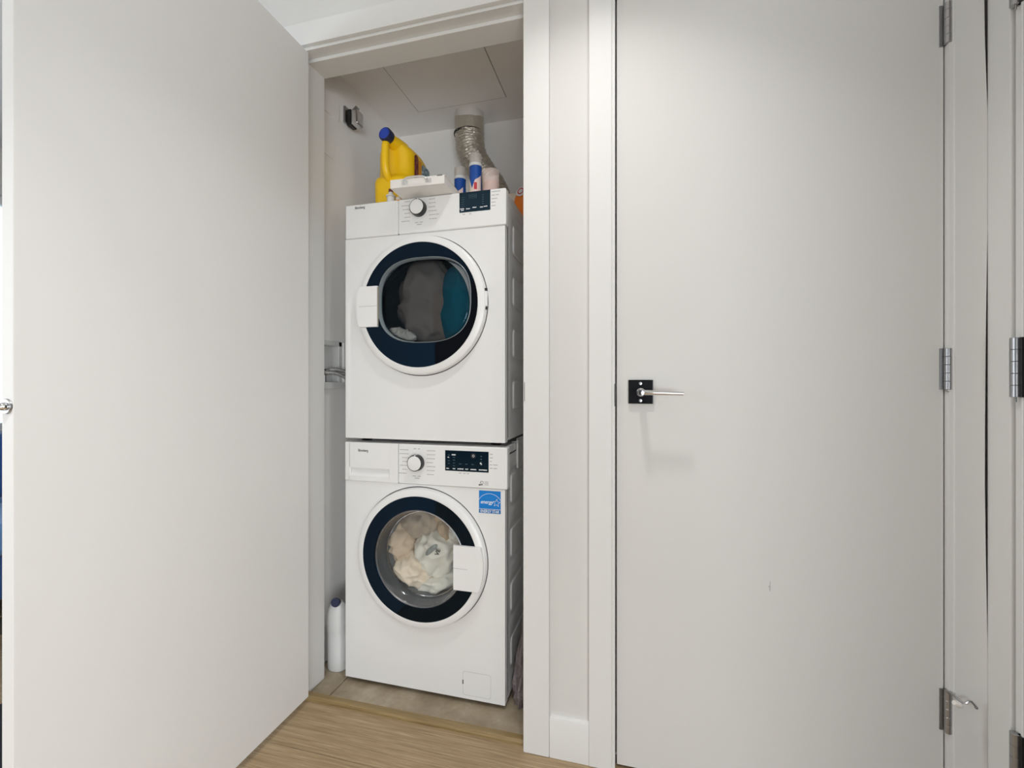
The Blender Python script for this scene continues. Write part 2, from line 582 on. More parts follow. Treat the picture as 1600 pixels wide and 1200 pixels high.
trim(2, MB().box(-1.098, -1.0945, YC + .003, YB, 0, 2.195).box(-0.3085, -0.305, YW, YB, 0, 2.195).box(-1.098, -0.305, YW, YB, ZH, 2.195))
trim(3, MB().box(-1.0945, -1.0835, 1.338, YB, 0.0007, ZH, 0.0015, 1))                 # left stop
trim(4, MB().box(-0.3185, -0.3085, 1.338, YB, 0.0007, ZH, 0.0015, 1))                # right stop
trim(5, MB().box(-1.0945, -0.3155, 1.338, YB, ZH - 0.012, ZH, 0.0015, 1))          # head stop
trim(6, MB().box(-0.3088, -0.232, YC, YW, 0, 2.198, 0.0035))                       # right casing
trim(7, MB().box(-1.180, -0.232, YC, YW, 2.199, 2.275, 0.0025))                    # head casing
trim(8, MB().box(-1.180, -1.103, YC, YW, 0, 2.198, 0.0025))                        # left casing
# little brass-free strike lip on the right casing
o = MB().prism(rrect(-0.3050, -0.3034, 1.020, 1.076, 0.0007, 2), YC - 0.0012, YC + 0.001, 'y').build('strike_lip', M['satin'], bpy.data.objects['trim_6'])

# second door frame
trim(9, MB().box(-0.062, -0.0485, YC + .004, YB, 0, 2.195).box(0.7135, 0.729, YC + .004, YB, 0, 2.195).box(-0.062, 0.729, YC + .004, YB, 2.185, 2.195))
trim(17, MB().box(-0.0485, -0.036, 1.3475, YB, 0.001, 2.185).box(0.7015, 0.7135, 1.3475, YB, 0.001, 2.185).box(-0.0485, 0.7135, 1.3475, YB, 2.170, 2.185))
struct(MB().box(-0.3, 0.76, YB + .3, YB + .32, 0, 2.5).box(-0.19, -0.17, YB, YB + .3, 0, 2.5).box(-.19, .70, YB, YB + .3, -.05, 0).box(-.19, .70, YB, YB + .3, 2.195, 2.25).build('wall_light_block_door', M['wall']))  # unseen enclosure added to stop light leaking round the closed door
trim(10, MB().box(-0.120, -0.0565, YC, YW, 0, 2.198, 0.0025))                       # left casing


def gap(z):
    """how far the corner casing has come away from the corner"""
    ks = [(0, 0.0004), (0.47, 0.0004), (0.70, 0.003), (0.84, 0.0042), (0.98, 0.004), (1.216, 0.0026), (1.42, 0.0005), (1.69, 0.0004), (1.86, 0.0042), (2.2, 0.007)]
    for (a, u), (c, v) in zip(ks[:-1], ks[1:]):
        if a <= z <= c:
            return u + (v - u) * (z - a) / (c - a)
    return 0.0004


zs = [0.02 * i for i in range(110)]
pts = [(0.7225, 2.198), (0.7225, 0)] + [(0.7837 - 1.3 * gap(z), z) for z in zs]
trim(11, MB().prism(pts, YC, YW, 'y'))
trim(12, MB().box(-0.120, 0.79, YC, YW, 2.199, 2.275, 0.0025))
# right wall: casing, jamb and dark door
trim(14, MB().box(0.7835, RX, 1.2205, 1.2862, 0, 2.20, 0.0015))
trim(15, MB().box(0.790, RX + .06, 1.198, 1.2175, 0, 2.20, 0.002).box(0.7860, RX + .03, 1.1915, 1.199, 0, 2.20, 0.003))
trim(16, MB().box(RX, RX + .06, 0.26, 0.28, 0, 2.20))
# baseboard between the two doors
b = MB()
b.prism([(YW, 0), (YW - .012, 0), (YW - .012, 0.106), (YW - .009, 0.1145), (YW - .002, 0.1165), (YW, 0.1165)], -0.2315, -0.1205, 'x')
struct(b.build('baseboard_back', M['trim']))

# --- closet door leaf, swung open towards the room
LX, LY0, LY1, LT = -1.0495, 0.540, 1.297, 0.0285
d1 = MB().box(-LT, 0, LY0 - LY1, 0, 0.024, 2.178, 0.0018, 2).build('door_1', M['leaf'])
d1.location = (LX, LY1, 0)
d1.rotation_euler = (0, 0, math.radians(0.78))
d1['kind'] = 'structure'
tag(d1, 'flat white closet door standing open at left', 'door')


def child_local(o, parent):
    o.parent = parent
    o.matrix_parent_inverse = Matrix.Identity(4)
    return o


r = MB().lathe([(0.0001, -.004), (0.0125, -.0035), (0.0135, -.001), (0.0135, .004)], (-LT / 2, LY0 - LY1, 1.031), (0, 1, 0), 32).build('catch_plate', M['satin'])
child_local(r, d1)
r2 = MB().lathe([(0.0001, -.013), (0.004, -.0115), (0.0065, -.008), (0.0075, -.002), (0.0075, .004)], (-LT / 2, LY0 - LY1, 1.031), (0, 1, 0), 24).build('catch_ball', M['chrome'])
child_local(r2, d1)


def hinge(parent, x, y, z0, z1, rad=0.0075, ways=5, axisdir=1):
    """knuckle barrel with grooves, two leaf slivers and pin caps"""
    h = MB()
    n = ways
    L = (z1 - z0) / n
    prof = [(0.0001, z0)]
    for i in range(n):
        a, c = z0 + i * L, z0 + (i + 1) * L
        prof += [(rad * .86, a), (rad, a + .0008), (rad, c - .0008), (rad * .86, c)]
    prof += [(0.0001, z1)]
    h.lathe(prof, (x, y, 0), (0, 0, 1), 20)
    k = h.build('hinge', M['satin'], parent, angle=50)
    return k


# --- closed door with lever
d2 = MB().box(-0.0442, 0.7105, YW + 0.004, YW + 0.044, 0.008, 2.181, 0.0015, 2).build('door_2', M['door'])
struct(d2)
tag(d2, 'closed flat white door with lever handle', 'door')
for z0, z1 in ((0.252, 0.349), (1.057, 1.154), (1.868, 1.965)):
    h = hinge(d2, 0.7135, YW - 0.0062, z0, z1, 0.0072)
    lf = MB().box(0.7015, 0.7125, YW + 0.0015, YW + 0.005, z0, z1).build('hinge_leaf', M['satin'], h)
    if z1 > 1 and z1 < 1.5:
        MB().lathe([(.0001, z0 - .006), (.004, z0 - .005), (.005, z0), (.005, z0 + .001)], (0.7135, YW - .0062, 0), (0, 0, 1), 16).build('pin_cap', M['satin'], h)
rose = MB().box(-0.0125, 0.0535, YW - 0.004, YW + 0.004, 1.0155, 1.0815, 0.0015).build('rose', M['chrome_refl'], d2)
rose['label'] = 'square chrome rose plate with its dark reflection put into the colour'
for z in (1.0715, 1.0245):
    s = MB().lathe([(.0001, 0), (.0042, .0004), (.0046, .0016), (.0046, .003)], (0.0195, YW - .0052, z), (0, 1, 0), 16).build('screw', M['satin'], d2)
lev = MB()
lev.lathe([(.0115, 0), (.0115, -.006), (.0095, -.008), (.0085, -.043), (.0085, -.054), (0.007, -.0585), (.0001, -.059)], (0.0205, YW - .004, 1.0475), (0, 1, 0), 28)
lp = [(0.016, YW - .051, 1.0475), (0.03, YW - .052, 1.0475), (0.06, YW - .052, 1.0468), (0.10, YW - .052, 1.0458), (0.1255, YW - .052, 1.0450)]
lev.tube(lp, lambda u: .0074 - .0024 * u, 16)
lv = lev.build('lever', M['chrome'], d2)
lv['label'] = 'slim polished nickel lever'
MB().box(-0.0497, -0.0463, YW - .013, YW - .004, 1.008, 1.071, 0.0012, 2).build('strike_lip', M['black'], bpy.data.objects['trim_9'])
# small scuff on the door face: a dent-like smear of grey rubber
MB().prism([(0.339, 0.536), (0.3415, 0.536), (0.3422, 0.545), (0.3418, 0.562), (0.3405, 0.5635), (0.3398, 0.550), (0.3365, 0.5495), (0.338, 0.5455), (0.3392, 0.545)], YW + .0037, YW + .0041, 'y').build('scuff_mark', mat('grey_scuff', (0.46, 0.455, 0.44), 0.8), d2, smooth=False)

# hinge-pin door stop on the lowest hinge
ds = thing('door_stop', 'hinge pin door stop with white rubber bumper on the lowest hinge', 'door stop', (0.7135, YW - .0062, 0.349))
MB().lathe([(.005, .3495), (.0075, .3497), (.0075, .3525), (.0001, .3527)], (0.7135, YW - .0062, 0), (0, 0, 1), 16).build('ring', M['satin'], ds)
MB().tube([(0.7135, 1.288, 0.352), (0.717, 1.272, 0.350), (0.726, 1.267, 0.3435), (0.7315, 1.265, 0.344), (0.737, 1.265, 0.350), (0.7415, 1.265, 0.350), (0.752, 1.265, 0.3375)], 0.0023, 10).build('arm', M['satin'], ds)
MB().box(0.7475, 0.7530, 1.262, 1.268, 0.335, 0.3405, 0.0015).build('arm_tip', M['satin'], ds)
MB().lathe([(.0001, -.010), (.0050, -.0095), (.0062, -.006), (.0062, .004), (.004, .008), (.0001, .0085)], (0.7150, 1.262, 0.3405), (0.85, 0.1, -.35), 18).build('bumper', mat('white_rubber', (0.82, 0.80, 0.76), 0.6), ds)

# --- dark entry door on the right wall
d3 = MB().box(0.7895, 0.83, 0.282, 1.1895, 0.008, 2.19, 0.0015).build('door_3', M['darkdoor'])
struct(d3)
tag(d3, 'closed dark brown door at the right edge', 'door')
for z0, z1 in ((0.205, 0.332), (1.042, 1.168), (1.87, 1.996)):
    h = hinge(d3, 0.7815, 1.2045, z0, z1, 0.0088)
    MB().lathe([(.0001, z0 - .011), (.0016, z0 - .0105), (.0016, z0)], (0.7805, 1.201, 0), (0, 0, 1), 10).build('pin', M['satin'], h)
    MB().box(0.7835, 0.7900, 1.190, 1.2035, z0, z1).build('hinge_leaf', M['black'], h)

# ------------------------------------------------------------------ closet fittings
acc = MB()
acc.box(-0.951, -0.535, 1.490, 1.907, CZ - 0.0022, CZ + 0.001, 0.0005, 1)
ap = acc.build('access_panel', M['plate'])
j_ = MB()
for q in ((-0.9535, -0.9505, 1.4875, 1.9095), (-0.5355, -0.5325, 1.4875, 1.9095), (-0.9535, -0.5325, 1.4875, 1.4905), (-0.9535, -0.5325, 1.9065, 1.9095)):
    j_.box(*q, CZ - .0010, CZ + .0005)
j_.build('joint', mat('grey_joint', (0.32, 0.31, 0.30), .8), ap)
tag(ap, 'flush square access panel in the closet ceiling', 'panel')
for nm, lab, y1, z0, z1 in (('cover_plate', 'blank wall plate high on the closet side wall, upper and wider one', 1.586, 2.120, 2.258),
                            ('cover_plate', 'blank wall plate on the closet side wall, below the wider plate', 1.5515, 1.955, 2.078)):
    tag(MB().box(CXL - .001, CXL + 0.006, YB + .008, y1, z0, z1, 0.0015).build(nm, M['plate']), lab, 'wall plate', 'blank plates on the closet wall')

br = thing('wall_bracket', 'chrome and black square wall bracket above the yellow jug', 'bracket', (CXL, 1.655, 2.175))
MB().box(CXL - .001, CXL + .010, 1.618, 1.668, 2.140, 2.208, 0.004).build('flange', M['satin'], br)
MB().box(CXL + .010, CXL + .030, 1.628, 1.672, 2.132, 2.196, 0.003).build('block', M['black'], br)
bb = MB()
bb.box(CXL + .030, CXL + .062, 1.626, 1.672, 2.132, 2.192, 0.007, 3)
bb.build('cup', M['chrome'], br)
MB().prism([(CXL + .020, 2.194), (CXL + .024, 2.190), (CXL + .048, 2.208), (CXL + .046, 2.213)], 1.640, 1.662, 'y').build('tab', M['satin'], br)

# recessed water box in the left wall
wb = thing('outlet_box', 'recessed white washer water box in the closet side wall', 'outlet box', (CXL, 1.52, 1.15))
d_ = 0.024
b = MB()
b.box(CXL - d_ - .004, CXL - d_, HY0, HY1, HZ0, HZ1)
b.box(CXL - d_, CXL, HY0, HY0 + .003, HZ0, HZ1)
b.box(CXL - d_, CXL, HY1 - .003, HY1, HZ0, HZ1)
b.box(CXL - d_, CXL, HY0, HY1, HZ0, HZ0 + .003)
b.box(CXL - d_, CXL, HY0, HY1, HZ1 - .003, HZ1)
b.build('housing', M['whiteplast'], wb)
f_ = 0.016
b = MB()
b.box(CXL, CXL + .007, HY0 - f_, HY1 + f_, HZ1 - .002, HZ1 + f_, .001, 1)
b.box(CXL, CXL + .016, HY0 - f_, HY1 + f_, HZ0 - .024, HZ0 + .002, .001, 1)
b.box(CXL, CXL + .007, HY0 - f_, HY0 + .002, HZ0 - f_, HZ1 + f_, .001, 1)
b.box(CXL, CXL + .007, HY1 - .002, HY1 + f_, HZ0 - f_, HZ1 + f_, .001, 1)
b.build('frame', M['whiteplast'], wb)
for y in (1.488, 1.516):
    v = MB().lathe([(.007, 0), (.007, .028), (.010, .028), (.010, .044), (.0001, .044)], (CXL - .010, y, HZ0 + .003), (0, 0, 1), 16, cap0=True).build('valve', M['satin'], wb)
    MB().box(CXL - .014, CXL - .004, y - .012, y + .012, HZ0 + .047, HZ0 + .053, .0015).build('valve_handle', M['black'], v)
tag(MB().box(CXL, CXL + .012, 1.608, 1.642, 1.062, 1.238, .002).build('conduit_cover', M['plate']), 'narrow upright cover strip beside the water box', 'cover')


def bez(P, n=24):
    P = [Vector(p) for p in P]
    out = []
    for i in range(len(P) - 1):
        p0, p1, p2, p3 = P[max(i - 1, 0)], P[i], P[i + 1], P[min(i + 2, len(P) - 1)]
        for k in range(n):
            t = k / n
            out.append(0.5 * ((2 * p1) + (-p0 + p2) * t + (2 * p0 - 5 * p1 + 4 * p2 - p3) * t * t + (-p0 + 3 * p1 - 3 * p2 + p3) * t ** 3))
    out.append(P[-1])
    return out


for k, (y0, dz, lab) in enumerate(((1.488, 0.0, 'braided steel water hose leaving the wall box, nearer one'), (1.516, 0.012, 'braided steel water hose leaving the wall box, farther one'))):
    hs = thing('water_hose', lab, 'hose', (CXL, y0, 1.12), 'braided hoses behind the washer')
    x0 = CXL + .012
    MB().tube(bez([(CXL - .006, y0, 1.112), (CXL + .012, y0 + .004, 1.113 + dz), (CXL + .038, y0 + .040, 1.110 + dz), (CXL + .060, y0 + .085, 1.085 + dz), (CXL + .075, y0 + .14, 1.035), (CXL + .085, 1.80 + .03 * k, .86), (CXL + .085, 1.99 + .03 * k, .62)], 10), 0.0075, 12).build('hose', M['braid'], hs)
    MB().tube([(CXL - .004, y0, 1.112), (CXL + .014, y0 + .005, 1.113 + dz)], 0.0095, 8).build('nut', M['satin'], hs)

# ------------------------------------------------------------------ appliances
XL, XR = -1.003, -0.403
XC = (XL + XR) / 2


def plate_hole(mb, x0, x1, z0, z1, cx, cz, R, y, n=96, thick=0.0):
    """rectangle with a round hole, facing -y"""
    inner, outer = [], []
    for i in range(n):
        t = 2 * PI * i / n
        c, s = math.cos(t), math.sin(t)
        inner.append((cx + R * c, y, cz + R * s))
        k = min(((x1 - cx) / c if c > 1e-9 else 1e9), ((x0 - cx) / c if c < -1e-9 else 1e9), ((z1 - cz) / s if s > 1e-9 else 1e9), ((z0 - cz) / s if s < -1e-9 else 1e9))
        outer.append([cx + k * c, y, cz + k * s])
    for X, Z in ((x0, z0), (x0, z1), (x1, z0), (x1, z1)):
        i = min(range(n), key=lambda q: (outer[q][0] - X) ** 2 + (outer[q][2] - Z) ** 2)
        outer[i] = [X, y, Z]
    A = [mb.bm.verts.new(p) for p in inner]
    B = [mb.bm.verts.new(p) for p in outer]
    for i in range(n):
        j = (i + 1) % n
        mb.bm.faces.new((A[i], A[j], B[j], B[i]))
    C = [mb.bm.verts.new((p[0], y + .02, p[2])) for p in inner]
    for i in range(n):
        j = (i + 1) % n
        mb.bm.faces.new((A[i], C[i], C[j], A[j]))
    D = [mb.bm.verts.new((p[0], y + .030, p[2])) for p in outer]
    for i in range(n):
        j = (i + 1) % n
        mb.bm.faces.new((B[i], B[j], D[j], D[i]))
    return mb


def round_front(o_bm, r=0.004):
    es = [e for e in o_bm.edges if len(e.link_faces) == 2 and e.calc_face_angle(0) > 1.2 and all(abs(v.co.y - YF) < 1e-5 for v in e.verts)]
    # only the outer rim
    es = [e for e in es if max(abs(v.co.x - XC) for v in e.verts) > 0.29 or True]
    return es


def appliance(kind, label, z0, z1, zp, cz, dial, disp, logo, flip):
    """zp: lower edge of the fascia; cz: door centre height; flip: handle on the left"""
    root = thing(kind, label, kind.replace('_', ' '), (XC, 1.68, z0))
    cx = -0.7035
    YD = 1.932
    # carcass
    b = MB()
    b.box(XL + .004, XL + .010, YF + .030, YD, z0 + .006, z1 - .030)
    b.box(XR - .020, XR - .014, YF + .034, YD, z0 + .006, z1 - .030)
    b.box(XL + .004, XR - .002, YD - .006, YD, z0 + .006, z1 - .030)
    b.box(XL + .004, XR - .002, YF + .030, YD, z0 + .006, z0 + .012)
    b.build('cabinet', M['side'], root)
    # worktop
    MB().box(XL + .002, XR - .001, YF + .028, YD, z1 - .030, z1, .005, 3).build('top_panel', M['appl'], root)
    # front panel with porthole opening
    b = MB()
    plate_hole(b, XL, XR - .0018, z0, zp - .0004, cx, cz, 0.176, YF)
    es = [e for e in b.bm.edges if len(e.link_faces) == 2 and abs(e.verts[0].co.y - YF) < 1e-5 and abs(e.verts[1].co.y - YF) < 1e-5 and e.calc_face_angle(0) > 1.2 and (Vector((e.verts[0].co.x - cx, e.verts[0].co.z - cz)).length > .19)]
    bmesh.ops.bevel(b.bm, geom=es, offset=.006, segments=3, profile=0.5, affect='EDGES')
    b.bev = True
    b.build('front_panel', M['appl'], root)
    # fascia: drawer front left, control panel right
    FY = YF - .005
    ft = z1 - .001
    xs = -0.7905
    b = MB()
    if flip:
        b.box(XL + .002, xs - .0005, FY, YF + .030, zp + .0004, ft, .005, 3)
        b.build('drawer_front', M['appl2'], root)
    else:
        gx0, gx1, gz0, gz1 = -0.979, -0.824, 0.7425, 0.771
        b.box(XL, gx0, FY, YF + .030, zp + .0004, ft, .004, 3)
        b.box(gx1, xs - .0005, FY, YF + .030, zp + .0004, ft, .0008, 1)
        b.box(gx0 - .006, gx1 + .001, FY, YF + .030, gz1, ft, .0008, 1)
        b.box(gx0 - .006, gx1 + .001, FY, YF + .030, zp + .001, gz0, .0008, 1)
        df = b.build('drawer_front', M['appl2'], root)
        MB().prism([(FY + .0015, gz0 - .002), (FY + .016, gz1 + .002), (FY + .028, gz1 + .002), (FY + .028, gz0 - .002)], gx0 - .005, gx1 + .001, 'x').build('grip_recess', M['appl2'], df)
    b = MB()
    b.box(xs + .0005, XR - .001 + (0.008 if not flip else 0.004), FY, YF + .030, zp + .0004, ft, .005, 3)
    cp = b.build('control_panel', M['appl2'], root)
    MB().box(XL + .004, XR - .003, YF + .004, YF + .026, zp - .002, zp + .002).box(xs - .002, xs + .002, YF + .002, YF + .026, zp, ft - .004).build('seam', M['seam'], root)
    # dial
    dx, dz = dial
    kn = MB().lathe([(.0285, 0), (.0285, -.003), (.0275, -.019), (.0262, -.0205), (.0250, -.0205)], (dx, FY, dz), (0, 1, 0), 48).build('dial', M['black'], root)
    MB().lathe([(.0250, -.0195), (.0245, -.0213), (.0225, -.0220), (.0001, -.0220)], (dx, FY, dz), (0, 1, 0), 48).build('dial_cap', M['appl2'], kn)
    MB().box(dx + (.004 if flip else .001), dx + (.0065 if flip else .0035), FY - .0215, FY - .002, dz + .0225, dz + .0285).build('dial_pointer', M['print_white'], kn)
    # rows of small programme print around the dial
    pm = MB()
    rnd = random.Random(3 if flip else 5)
    for side in (-1, 1):
        for k in range(7):
            zz = dz + .041 - k * .0135
            inset = (0.004 * (k - 3) ** 2 / 3)
            ln = rnd.uniform(.018, .030)
            a = dx + side * (.036 + inset * 0.2)
            x_ = a if side > 0 else a - ln
            q = x_
            while q < x_ + ln:
                wd = rnd.uniform(.003, .008)
                pm.quad((q, FY - .0003, zz), (q + wd, FY - .0003, zz), (q + wd, FY - .0003, zz + .0024), (q, FY - .0003, zz + .0024))
                q += wd + .0013
    for zz, ws in ((dz + .046, (-.012, -.002, .004, .012)), (dz - .048, (-.016, -.003, .002, .014)), (dz - .055, (-.008, .010))):
        for a, c in zip(ws[::2], ws[1::2]):
            pm.quad((dx + a, FY - .0003, zz), (dx + c, FY - .0003, zz), (dx + c, FY - .0003, zz + .0024), (dx + a, FY - .0003, zz + .0024))
    X1 = disp[1]
    zt = disp[3]
    for k in range(5):
        zz = zt - .009 - k * .0115
        q = X1 + .004
        for wd in ([.010], [.011], [.007], [.008, .016], [.010, .012])[k] if not flip else ([.030], [.012, .010], [.020], [.014], [.014])[k]:
            pm.quad((q, FY - .0003, zz), (q + wd, FY - .0003, zz), (q + wd, FY - .0003, zz + .0024), (q, FY - .0003, zz + .0024))
            q += wd + .003
    for a in ((.05, .065, .078) if not flip else (.012, .034)):
        pm.quad((disp[0] + a, FY - .0003, disp[2] - .008), (disp[0] + a + .008, FY - .0003, disp[2] - .008), (disp[0] + a + .008, FY - .0003, disp[2] - .0055), (disp[0] + a, FY - .0003, disp[2] - .0055))
    pp = pm.build('programme_print', M['print_grey'], cp, smooth=False)
    pp['kind'] = 'stuff'
    # display
    dp = MB().box(disp[0], disp[1], FY - .0007, FY + .002, disp[2], disp[3]).build('display', M['display'], root)
    tm = MB()

    def dash(mb, x, z, wd, h=.003, yy=FY - .0010):
        mb.quad((x, yy, z), (x + wd, yy, z), (x + wd, yy, z + h), (x, yy, z + h))
    W = disp[1] - disp[0]
    rows = ((.03, .06), (.18, .055), (.29, .14), (.47, .065), (.59, .13), (.78, .18)) if not flip else ((.02, .13), (.05, .09), (.22, .12), (.43, .12), (.67, .09), (.79, .11))
    for i, (a, l) in enumerate(rows):
        z = disp[2] + .006
        if flip:
            z = disp[2] + (.0105, .0055, .0090, .0115, .0105, .0115)[i]
        q = disp[0] + a * W
        e = q + l * W
        while q < e:
            wd = rnd.uniform(.0014, .0028)
            dash(tm, q, z + rnd.uniform(-.0003, .0003), min(wd, e - q + .0005), rnd.uniform(.0026, .0040))
            q += wd + .0005
    if not flip:
        dash(tm, disp[0] + .024, disp[3] - .016, .014, .0035)
        dash(tm, disp[0] + .009, disp[3] - .0245, .005, .0028)
        dash(tm, disp[0] + .124, disp[3] - .0415, .004, .005)
        dash(tm, disp[0] + .128, disp[3] - .043, .003, .0035)
    tm.build('display_print', M['print_white'], dp, smooth=False)['kind'] = 'stuff'
    dm = MB()
    if flip:
        for q in range(3):      # unlit clock digits
            x = disp[0] + .033 + q * .0105
            z = disp[3] - .022
            for (a, c, l, h) in ((0, 0, .006, .001), (0, .006, .006, .001), (0, .012, .006, .001), (0, 0, .001, .012), (.006, 0, .001, .013)):
                dash(dm, x + a, z + c, l, h)
        for k in range(5):
            dash(dm, disp[0] + .006, disp[3] - .018 - k * .0072, .012, .0014)
            dash(dm, disp[0] + .080, disp[3] - .016 - k * .0072, .006, .0020)
    else:
        for k in range(4):
            dash(dm, disp[0] + .010, disp[3] - .0165 - k * .0095, .007, .0018)
            dash(dm, disp[0] + .028, disp[3] - .0235 - k * .0095, .008, .0018)
            dash(dm, disp[0] + .126, disp[3] - .0175 - k * .0095, .005, .0030)
        for k in range(3):
            dash(dm, disp[0] + .050 + k * .022, disp[3] - .045, .009, .0018)
    dm.build('unlit_print', M['print_dim'], dp, smooth=False)['kind'] = 'stuff'
    if not flip:
        MB().lathe([(.0001, 0), (.0095, 0)], (disp[0] + .101, FY - .0009, disp[3] - .0155), (0, 1, 0), 24).build('lock_disc', mat('black_display_disc', (0.003, 0.003, 0.008), .5), dp)
        MB().lathe([(.0028, 0), (.0040, 0)], (disp[0] + .101, FY - .0011, disp[3] - .0155), (0, 1, 0), 24).build('lock_ring', M['print_white'], dp)
    text_mesh('maker_name', 'Blomberg', .0128, logo[0], logo[1], FY - .0003, M['print_dark'], cp, .0003, xscale=.80)
    # pressed side panels: each a sheet with a dished field and a raised island
    zcs = [(z0 + .131 + k * .187) if not flip else (z0 + .154 + k * .182) for k in range(4)]
    hp_ = .0935 if not flip else .091
    y0_, y1_ = (1.478, 1.885) if not flip else (1.510, 1.885)
    for k, zc in enumerate(zcs):
        za = z0 + .006 if k == 0 else zc - hp_
        zb = z1 - .031 if k == 3 else zc + hp_
        rs = [[(XR, p[0], p[1]) for p in rrect(YF + .031, YD, za, zb, .0004, 6)]]
        for ins, xo in ((0, 0), (.006, -.0010), (.016, -.0050), (.027, -.0056), (.0305, -.0050), (.0340, -.0014), (.0365, -.0008), (.042, -.0008)):
            hh = .080 - ins
            rs.append([(XR + xo, p[0], p[1]) for p in rrect(y0_ + ins * 1.1, y1_ - ins, zc - hh, zc + hh, max(.026 - ins * .4, .008), 6)])
        MB().rings(rs, True, False, True).build('pressed_panel', M['side'], root, angle=24)
    # feet
    for x in (XL + .05, XR - .05):
        for y in (YF + .06, YD - .06):
            MB().lathe([(.018, z0 - (.0155 if not flip else .0125)), (.020, z0 - .010), (.012, z0 - .008), (.012, z0 + .008)], (x, y, 0), (0, 0, 1), 20, cap0=True, cap1=True).build('foot', M['black'], root)
    # ---- door
    R = .2370
    y_f = 1.408
    dr = MB().lathe([(.2120, YF - .003), (.2120, y_f + .002), (.2135, y_f), (R - .008, y_f + .001), (R - .0015, y_f + .005), (R + .0015, y_f + .013), (R + .002, YF)], (cx, 0, cz), (0, 1, 0), 96).build('door', M['appl2'], root)
    MB().rings([[(cx + r_ * math.cos(2 * PI * i / 96), yy_, cz + r_ * math.sin(2 * PI * i / 96)) for i in range(96)] for r_, yy_ in ((R + .0015, YF - .0003), (R + .0048, YF - .0004))], True, False, False).build('door_joint', M['seam'], root)
    # dark bezel
    if flip:
        sxo, szo, ex = .1725, .1450, 2.7
        ox, oz = cx + .017, cz + .016
    else:
        sxo, szo, ex = .1660, .1660, 2.0
        ox, oz = cx, cz
    n = 96
    outer = [(cx + .2125 * math.cos(2 * PI * i / n), y_f + .0008, cz + .2125 * math.sin(2 * PI * i / n)) for i in range(n)]

    def se(f_, y, k=1.0):
        ring = []
        for i in range(n):
            t = 2 * PI * i / n
            c, s = math.cos(t), math.sin(t)
            ring.append((ox + math.copysign(abs(c) ** (2 / ex), c) * sxo * f_, y, oz + math.copysign(abs(s) ** (2 / ex), s) * szo * f_))
        return ring
    MB().rings([outer, se(1.01, y_f + .0008), se(1.0, y_f + .003), se(1.0, y_f + .006)], True, False, False).build('door_bezel', M['blackring'], dr)
    if flip:
        MB().rings([se(1.0, y_f + .002), se(.990, y_f + .001), se(.978, y_f + .010), se(.970, y_f + .022)], True, False, False).build('glass_rim', mat('pale_blue_grey_rim', (0.26, 0.30, 0.32), .25), dr)
        MB().rings([se(.972, y_f + .022), se(.95, y_f + .015), se(.90, y_f + .011), se(.75, y_f + .0085), se(.5, y_f + .007), se(.2, y_f + .006), se(.02, y_f + .006)], True, False, True).build('glass', M['glass_d'], dr, angle=60)
    else:
        MB().rings([se(1.0, y_f + .003), se(.985, y_f + .001), se(.97, y_f + .006)], True, False, False).build('glass_rim', M['satin'], dr)
        MB().rings([se(.97, y_f + .006), se(.962, y_f + .020), se(.935, y_f + .040), se(.905, y_f + .052), se(.895, y_f + .055)], True, False, False).build('glass_side', M['glass_side'], dr, angle=60)
        MB().rings([se(.895, y_f + .055), se(.86, y_f + .0565), se(.5, y_f + .058), se(.02, y_f + .058)], True, False, True).build('glass', M['glass_w'], dr, angle=60)
        MB().rings([se(1.04, y_f + .030), se(1.0, y_f + .055), se(.93, y_f + .080), se(.90, y_f + .092), se(.98, y_f + .11)], True, False, False).build('gasket', M['gasket'], root)
    if not flip:
        MB().tube([(ox + sxo * .893 * math.cos(2 * PI * i / 72), y_f + .054, oz + szo * .893 * math.sin(2 * PI * i / 72)) for i in range(72)], .0016, 6, closed=True).build('bowl_edge', M['chrome'], dr)
    # drum
    b = MB()
    b.lathe([(.172, YF + .045), (.205, YF + .050), (.215, YF + .065), (.215, YD - .06), (.19, YD - .05), (.0001, YD - .045)], (cx, 0, cz), (0, 1, 0), 64)
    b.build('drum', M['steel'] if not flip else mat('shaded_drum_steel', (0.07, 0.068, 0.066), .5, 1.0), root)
    # door handle block
    hz0, hz1 = (1.268, 1.410) if flip else (0.391, 0.538)
    b = MB()
    pts = []
    if flip:
        xi = -0.8555
        N = 14
        a0 = math.asin((hz1 - cz) / .2335)
        a1 = math.asin((hz0 - cz) / .2335)
        pts = [(xi, hz0), (xi, hz1)] + [(cx - .2335 * math.cos(a0 + (a1 - a0) * i / N), cz + .2335 * math.sin(a0 + (a1 - a0) * i / N)) for i in range(N + 1)]
        b.prism(pts, y_f - .009, y_f + .004, 'y', .0022)
        h = b.build('handle', M['appl2'], dr)
        MB().box(-0.925, xi - .001, y_f - .0093, y_f - .0085, cz + .0005, cz + .0017).build('handle_joint', M['print_grey'], h)
        MB().box(xi - .0008, xi + .001, y_f - .006, y_f + .003, hz0 + .004, hz1 - .004).build('handle_edge', mat('beige_plastic', (0.42, 0.38, 0.31), .5), h)
        for zz in (cz + .043, cz - .018):
            MB().box(cx + R - .005, cx + R + .0045, y_f + .010, y_f + .018, zz - .007, zz + .003, .0015).build('hinge_clip', M['black'], dr)
        MB().box(cx + R - .004, cx + R + .0045, y_f + .008, y_f + .020, cz - .014, cz + .036, .002).build('hinge_cover', M['appl2'], dr)
    else:
        xi = -0.5735
        N = 14
        a0 = math.asin((hz0 - cz) / .2335)
        a1 = math.asin((hz1 - cz) / .2335)
        pts = [(xi, hz1), (xi, hz0)] + [(cx + .2335 * math.cos(a0 + (a1 - a0) * i / N), cz + .2335 * math.sin(a0 + (a1 - a0) * i / N)) for i in range(N + 1)]
